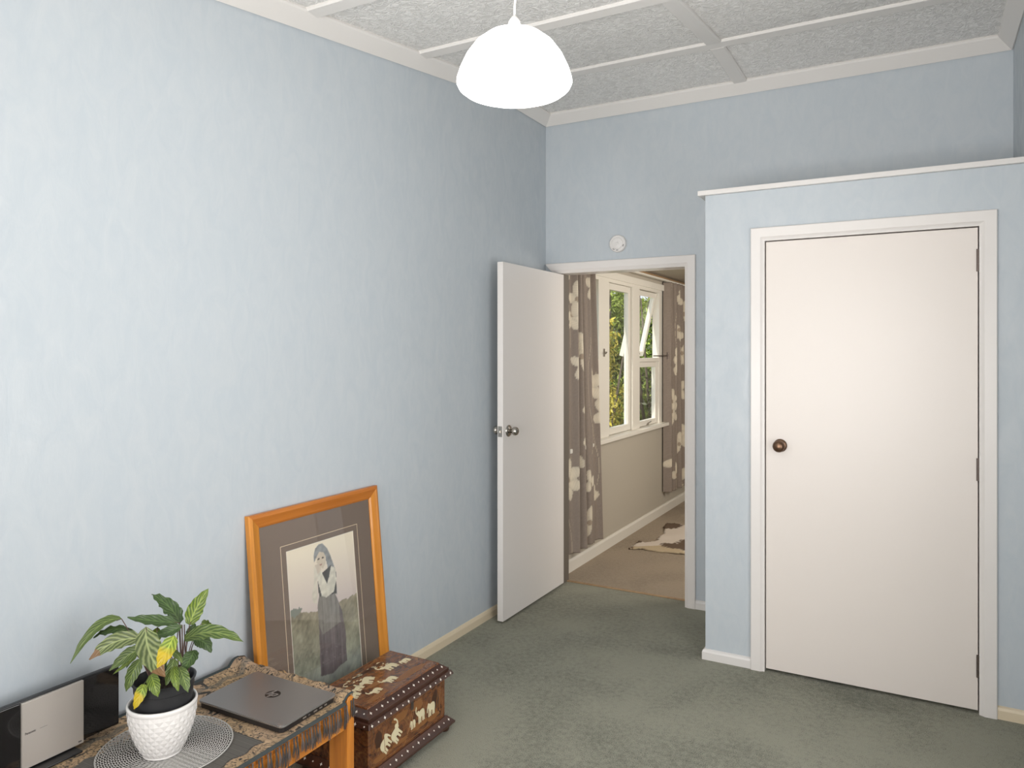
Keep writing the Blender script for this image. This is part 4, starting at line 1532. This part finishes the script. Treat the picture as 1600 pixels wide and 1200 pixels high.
def leaf(base, mid, tip, w, mk, d=(0, 0, 0), wave=0.06, roll=0.0, stem_to=None, tipw=1.0, green=False):
    """base, mid, tip: photo pixels; d: how far each lies behind (+) or before (-) the plant's axis"""
    Pb, Pm, Pt = (at(p[0], p[1], DP+dd) for p, dd in zip((base, mid, tip), d))
    wm = w/F*DP
    nu, nv = 16, 6
    bm = B()
    uvl = bm.loops.layers.uv.new('UVMap')
    rows_ = []
    fwd = -(Pm-Vector((0, 0, CAMH))).normalized()     # roughly towards the room
    r_ = random.Random(int(base[0]*7+tip[0]))
    ph = r_.uniform(0, 6)
    for i in range(nu+1):
        t_ = i/nu
        C_ = Pb*(1-t_)**2+(Pm*2-(Pb+Pt)*0.5)*2*t_*(1-t_)+Pt*t_**2
        T_ = ((Pm*2-(Pb+Pt)*0.5)-Pb)*2*(1-t_)+(Pt-(Pm*2-(Pb+Pt)*0.5))*2*t_
        T_.normalize()
        N_ = (fwd-T_*fwd.dot(T_)).normalized()
        N_ = Matrix.Rotation(roll, 3, T_) @ N_
        S_ = T_.cross(N_)
        wd = wm*0.5*(math.sin(PI*min(1, t_**0.78))**0.75)*(1 if t_ < 0.98 else 0.2)
        row = []
        for j in range(nv+1):
            v_ = j/nv*2-1
            off = S_*(wd*v_)+N_*(-abs(v_)**1.3*wd*0.30)*(-1)
            off += N_*(wave*wm*math.sin(t_*24+ph+(0.8 if v_ > 0 else 0))*abs(v_)**2)
            off += S_*(v_*abs(v_)*wave*0.5*wm*math.sin(t_*31+ph))
            row.append((bm.verts.new(C_+off-Z0_), t_, v_))
        rows_.append(row)
    for a_, b2_ in zip(rows_, rows_[1:]):
        for j in range(nv):
            q4 = (a_[j], a_[j+1], b2_[j+1], b2_[j])
            f_ = bm.faces.new([q[0] for q in q4])
            for lp_, q in zip(f_.loops, q4):
                lp_[uvl].uv = (q[1], q[2])
    lf = obj('leaf', bm, M[mk], pl, smooth=True)
    sb = stem_to or ((255+(base[0]-255)*0.18), 1062)
    G = at(sb[0], sb[1], DP+d[0]*0.3)
    bm = B()
    mid_ = G.lerp(Pb, 0.55)+Vector((0, 0, 0.012))
    pts = []
    for i in range(9):
        t_ = i/8
        pts.append(G*(1-t_)**2+mid_*2*t_*(1-t_)+Pb*t_**2-Z0_)
    pts.append(Pb.lerp(Pm, 0.2)-Z0_)
    tube(bm, pts, [0.0017]*4+[0.0013]*5+[0.0008], 6)
    obj('stalk', bm, M['stem_green' if green else 'stem'], pl, smooth=True)
    return lf


LEFTB, RIGHTB = (238, 1068), (284, 1060)
leaf((190, 967), (150, 982), (110, 1037), 17, 'leaf_mid', (0.02, 0.03, 0.0), 0.05, 0.5, (240, 1062))
leaf((214, 991), (180, 983), (146, 996), 15, 'leaf_dark', (0.05, 0.06, 0.07), 0.14, -0.5, (244, 1062))
leaf((224, 999), (180, 1003), (140, 1031), 25, 'leaf_striped', (-0.02, -0.04, -0.06), 0.07, 0.25, LEFTB)
leaf((222, 1015), (200, 1024), (171, 1048), 20, 'leaf_mid', (0.0, -0.01, -0.02), 0.06, 0.3, LEFTB)
leaf((214, 1022), (202, 1034), (176, 1054), 9, 'leaf_bright', (0.03, 0.02, 0.02), 0.05, 0.5, LEFTB)
leaf((220, 1030), (207, 1052), (197, 1081), 19, 'leaf_mid', (-0.04, -0.06, -0.07), 0.05, -0.2, LEFTB)
leaf((225, 1069), (219, 1086), (209, 1109), 16, 'leaf_yellow', (-0.075, -0.09, -0.095), 0.05, 0.1, (236, 1066), green=True)
leaf((281, 975), (266, 950), (237, 928), 23, 'leaf_dark', (0.03, 0.05, 0.07), 0.12, 0.2, RIGHTB)
leaf((280, 973), (240, 970), (199, 965), 19, 'leaf_dark', (0.02, 0.0, -0.01), 0.08, 0.5, (270, 1060))
leaf((228, 980), (234, 1020), (258, 1058), 35, 'leaf_striped', (-0.05, -0.08, -0.10), 0.05, -0.15, LEFTB)
leaf((246, 980), (243, 995), (240, 1010), 17, 'leaf_bright', (0.0, 0.01, 0.01), 0.05, 0.0, LEFTB)
leaf((272, 993), (260, 1018), (246, 1043), 23, 'leaf_yellow', (-0.08, -0.11, -0.12), 0.05, 0.2, (262, 1064), green=True)
leaf((285, 977), (262, 988), (238, 993), 17, 'leaf_dark', (-0.01, -0.02, -0.03), 0.06, 0.4, RIGHTB)
leaf((296, 977), (307, 950), (326, 919), 25, 'leaf_bright', (0.02, 0.03, 0.04), 0.05, -0.15, RIGHTB)
leaf((294, 997), (300, 985), (304, 974), 15, 'leaf_dark', (0.03, 0.03, 0.04), 0.05, 0.0, RIGHTB)
leaf((288, 1000), (330, 988), (381, 1003), 24, 'leaf_mid', (0.0, -0.02, -0.04), 0.07, -0.45, RIGHTB)
leaf((314, 975), (322, 976), (334, 987), 15, 'leaf_mid', (0.04, 0.05, 0.06), 0.10, 0.3, RIGHTB)
leaf((301, 1001), (318, 1003), (330, 1020), 21, 'leaf_dark', (0.02, 0.02, 0.02), 0.05, -0.1, RIGHTB)
leaf((303, 1016), (297, 1030), (284, 1050), 22, 'leaf_dark', (-0.01, -0.03, -0.05), 0.05, 0.3, RIGHTB)
leaf((272, 1028), (267, 1048), (259, 1071), 17, 'leaf_mid', (-0.04, -0.06, -0.07), 0.06, -0.3, (268, 1062))
leaf((280, 1042), (287, 1060), (294, 1082), 17, 'leaf_mid', (-0.05, -0.07, -0.08), 0.06, -0.2, RIGHTB)
leaf((272, 1040), (274, 1060), (279, 1080), 13, 'leaf_bright', (-0.05, -0.08, -0.085), 0.06, 0.3, (270, 1062))
leaf((236, 1054), (241, 1070), (247, 1089), 18, 'leaf_bright', (-0.06, -0.085, -0.09), 0.05, 0.1, LEFTB)
leaf((265, 1016), (278, 1024), (285, 1037), 10, 'leaf_mid', (-0.06, -0.07, -0.08), 0.05, 0.3, (276, 1062))
leaf((258, 1000), (250, 1040), (233, 1062), 20, 'leaf_dark', (0.03, 0.03, 0.02), 0.05, 0.2, (246, 1062))
leaf((208, 1018), (202, 1030), (198, 1044), 9, 'leaf_dark', (0.05, 0.05, 0.05), 0.05, 0.1, (240, 1062))
for k_, (a, b_, c) in enumerate([(276, 1002, 280), (284, 976, 286), (288, 976, 289), (280, 985, 283), (292, 990, 288), (270, 1010, 276), (300, 1010, 292), (277, 1020, 279)]):
    bm = B()
    G = at(c, 1062, DP+0.01*(k_ % 3))
    T2 = at(a, b_, DP+0.015*(k_ % 4))
    tube(bm, [G-Z0_, G.lerp(T2, 0.5)+Vector((0.002, 0, 0))-Z0_, T2-Z0_], 0.0015, 6)
    obj('stalk', bm, M['stem'], pl, smooth=True)

# ------------------------------------------------------------------ laptop
lt = thing('laptop', 'closed grey laptop with a round logo on its lid, lying on the paisley cloth', 'laptop', (-1.768, 1.6255, TZ+0.0035), (0, 0, math.radians(1.2)))
LW, LD = 0.175, 0.116


def rrect(hx, hy, r_, n=6):
    pts = []
    for cx, cy, a0 in ((hx-r_, hy-r_, 0), (-hx+r_, hy-r_, PI/2), (-hx+r_, -hy+r_, PI), (hx-r_, -hy+r_, 1.5*PI)):
        for k_ in range(n+1):
            a = a0+PI/2*k_/n
            pts.append((cx+r_*math.cos(a), cy+r_*math.sin(a)))
    return pts


zp = lambda z: (lambda u, v_, w_: (u, v_, z+w_))
base = obj('base', prism(rrect(LW-0.003, LD-0.003, 0.014), zp(0.001), 0.0155), M['laptop_dark'], lt, bevel=0.003, seg=3)
obj('lid', prism(rrect(LW, LD, 0.014), zp(0.0162), 0.0062), M['laptop_lid'], lt, bevel=0.0022, seg=3)
obj('lid_edge', prism(rrect(LW+0.0006, LD+0.0006, 0.0142), zp(0.0180), 0.0014), M['laptop_edge'], lt)  # bright strip added in place of the lit bevel round the lid
obj('front_corner', prism(rrect(0.0085, 0.005, 0.004), lambda u, v_, w_: (LW-0.0145+u, -LD+0.0070+v_, 0.0222+w_), 0.0004), M['laptop_edge'], lt, bevel=0.0002)
for q, (y, w_) in enumerate([(-0.030, 0.014), (-0.008, 0.008), (0.016, 0.014), (0.040, 0.012), (0.062, 0.010)]):
    obj('port', bx(LW-0.0055, LW-0.0022, y, y+w_, 0.0060, 0.0105), M['port_silver'] if q != 1 else M['print_grey'], base)
for sx in (-0.14, 0.14):
    for sy in (-0.09, 0.09):
        obj('rubber_foot', lathe([(0.0, 0.0), (0.006, 0.0), (0.0065, 0.0012), (0.0, 0.0012)], 12, 'z', (sx, sy, 0)), M['black_plastic'], base)
ZL = 0.0224
lg = obj('logo_disc', lathe([(0.0, 0.0005), (0.0235, 0.0005), (0.024, 0.0), (0.0, 0.0)], 40, 'z', (0.0, 0.020, ZL)), M['logo_dark'], lt)
# slanted two-letter monogram, both letters as bold slanted strokes
SHR = 0.34


def stroke(pts_):
    return prism([((x+SHR*y)*1.28, y*1.28) for x, y in pts_], lambda u, v_, w_: (0.0+u, 0.020+v_, ZL+0.0005+w_), 0.0004)


hL = [(-0.0125, -0.0085), (-0.0092, -0.0085), (-0.0092, 0.0030), (-0.0048, 0.0030), (-0.0048, -0.0085), (-0.0015, -0.0085), (-0.0015, 0.0040), (-0.0032, 0.0058),
      (-0.0092, 0.0058), (-0.0092, 0.0178), (-0.0125, 0.0178)]
pL = [(0.0020, -0.0178), (0.0053, -0.0178), (0.0053, -0.0085), (0.0105, -0.0085), (0.0130, -0.0060), (0.0130, 0.0034), (0.0108, 0.0058), (0.0020, 0.0058),
      (0.0020, -0.0178)][:-1]
obj('logo_letter', stroke(hL), M['logo_silver'], lg)
obj('logo_letter', stroke(pL), M['logo_silver'], lg)
obj('logo_counter',
    prism([((x+SHR*y)*1.28, y*1.28) for x, y in [(0.0053, -0.0057), (0.0092, -0.0057), (0.0097, -0.0052), (0.0097, 0.0026), (0.0092, 0.0030), (0.0053, 0.0030)]],
          lambda u, v_, w_: (u, 0.020+v_, ZL+0.0009+w_), 0.0001), M['logo_dark'], lg)

# ------------------------------------------------------------------ slim stereo against the wall
SX = -2.030
st = thing('stereo', 'slim black stereo with a silver square front panel standing against the wall', 'stereo', (0, 0, 0))
SZ0, SZ1 = 0.4145, 0.5865
SY0, SY1 = 0.80, 1.310
obj('cabinet', bx(SX-0.020, SX-0.004, SY0, SY1-0.002, SZ0, SZ1), M['black_plastic'], st, bevel=0.003)
obj('speaker_panel', bx(SX-0.004, SX, SY0, 1.043, SZ0+0.001, SZ1-0.004), M['black_gloss'], st, bevel=0.001)
obj('speaker_panel', bx(SX-0.004, SX, 1.207, SY1, SZ0+0.001, SZ1-0.004), M['black_gloss'], st, bevel=0.001)
fp = obj('front_panel', bx(SX-0.004, SX+0.005, 1.045, 1.205, SZ0-0.004, SZ1-0.004), M['stereo_silver'], st, bevel=0.001)
obj('stand', bx(SX-0.05, SX+0.035, 1.02, 1.185, TZ+0.0035, TZ+0.0095), M['black_plastic'], st, bevel=0.002)
obj('stand_neck', bx(SX-0.05, SX-0.015, 1.05, 1.17, TZ+0.009, SZ0+0.01), M['black_plastic'], st)


def text(name, body, size, loc, m, parent, xscale=1.0, bold=0.0):
    c = bpy.data.curves.new(name, 'FONT')
    c.body = body
    c.size = size
    c.extrude = 0.0002
    c.offset = bold
    o = bpy.data.objects.new(name+'_tmp', c)
    COL.objects.link(o)
    dg = bpy.context.evaluated_depsgraph_get()
    me_ = bpy.data.meshes.new_from_object(o.evaluated_get(dg))
    bpy.data.objects.remove(o)
    me_.transform(Matrix.Translation(loc) @ Matrix(((0, 0, 1, 0), (1, 0, 0, 0), (0, 1, 0, 0), (0, 0, 0, 1))) @ Matrix.Diagonal((xscale, 1, 1, 1)))
    me_.materials.clear()
    me_.materials.append(m)
    o = bpy.data.objects.new(name, me_)
    link(o, parent)
    return o


text('brand_lettering', 'Panasonic', 0.0085, (SX+0.0053, 1.052, 0.499), M['print_grey'], fp, 0.80, 0.00012)
obj('model_lettering', bx(SX+0.005, SX+0.0053, 1.089, 1.108, 0.5005, 0.5025), M['print_faint'], fp)
obj('disc_mark', bx(SX+0.005, SX+0.0053, 1.190, 1.199, 0.4165, 0.4200), M['print_grey'], fp)
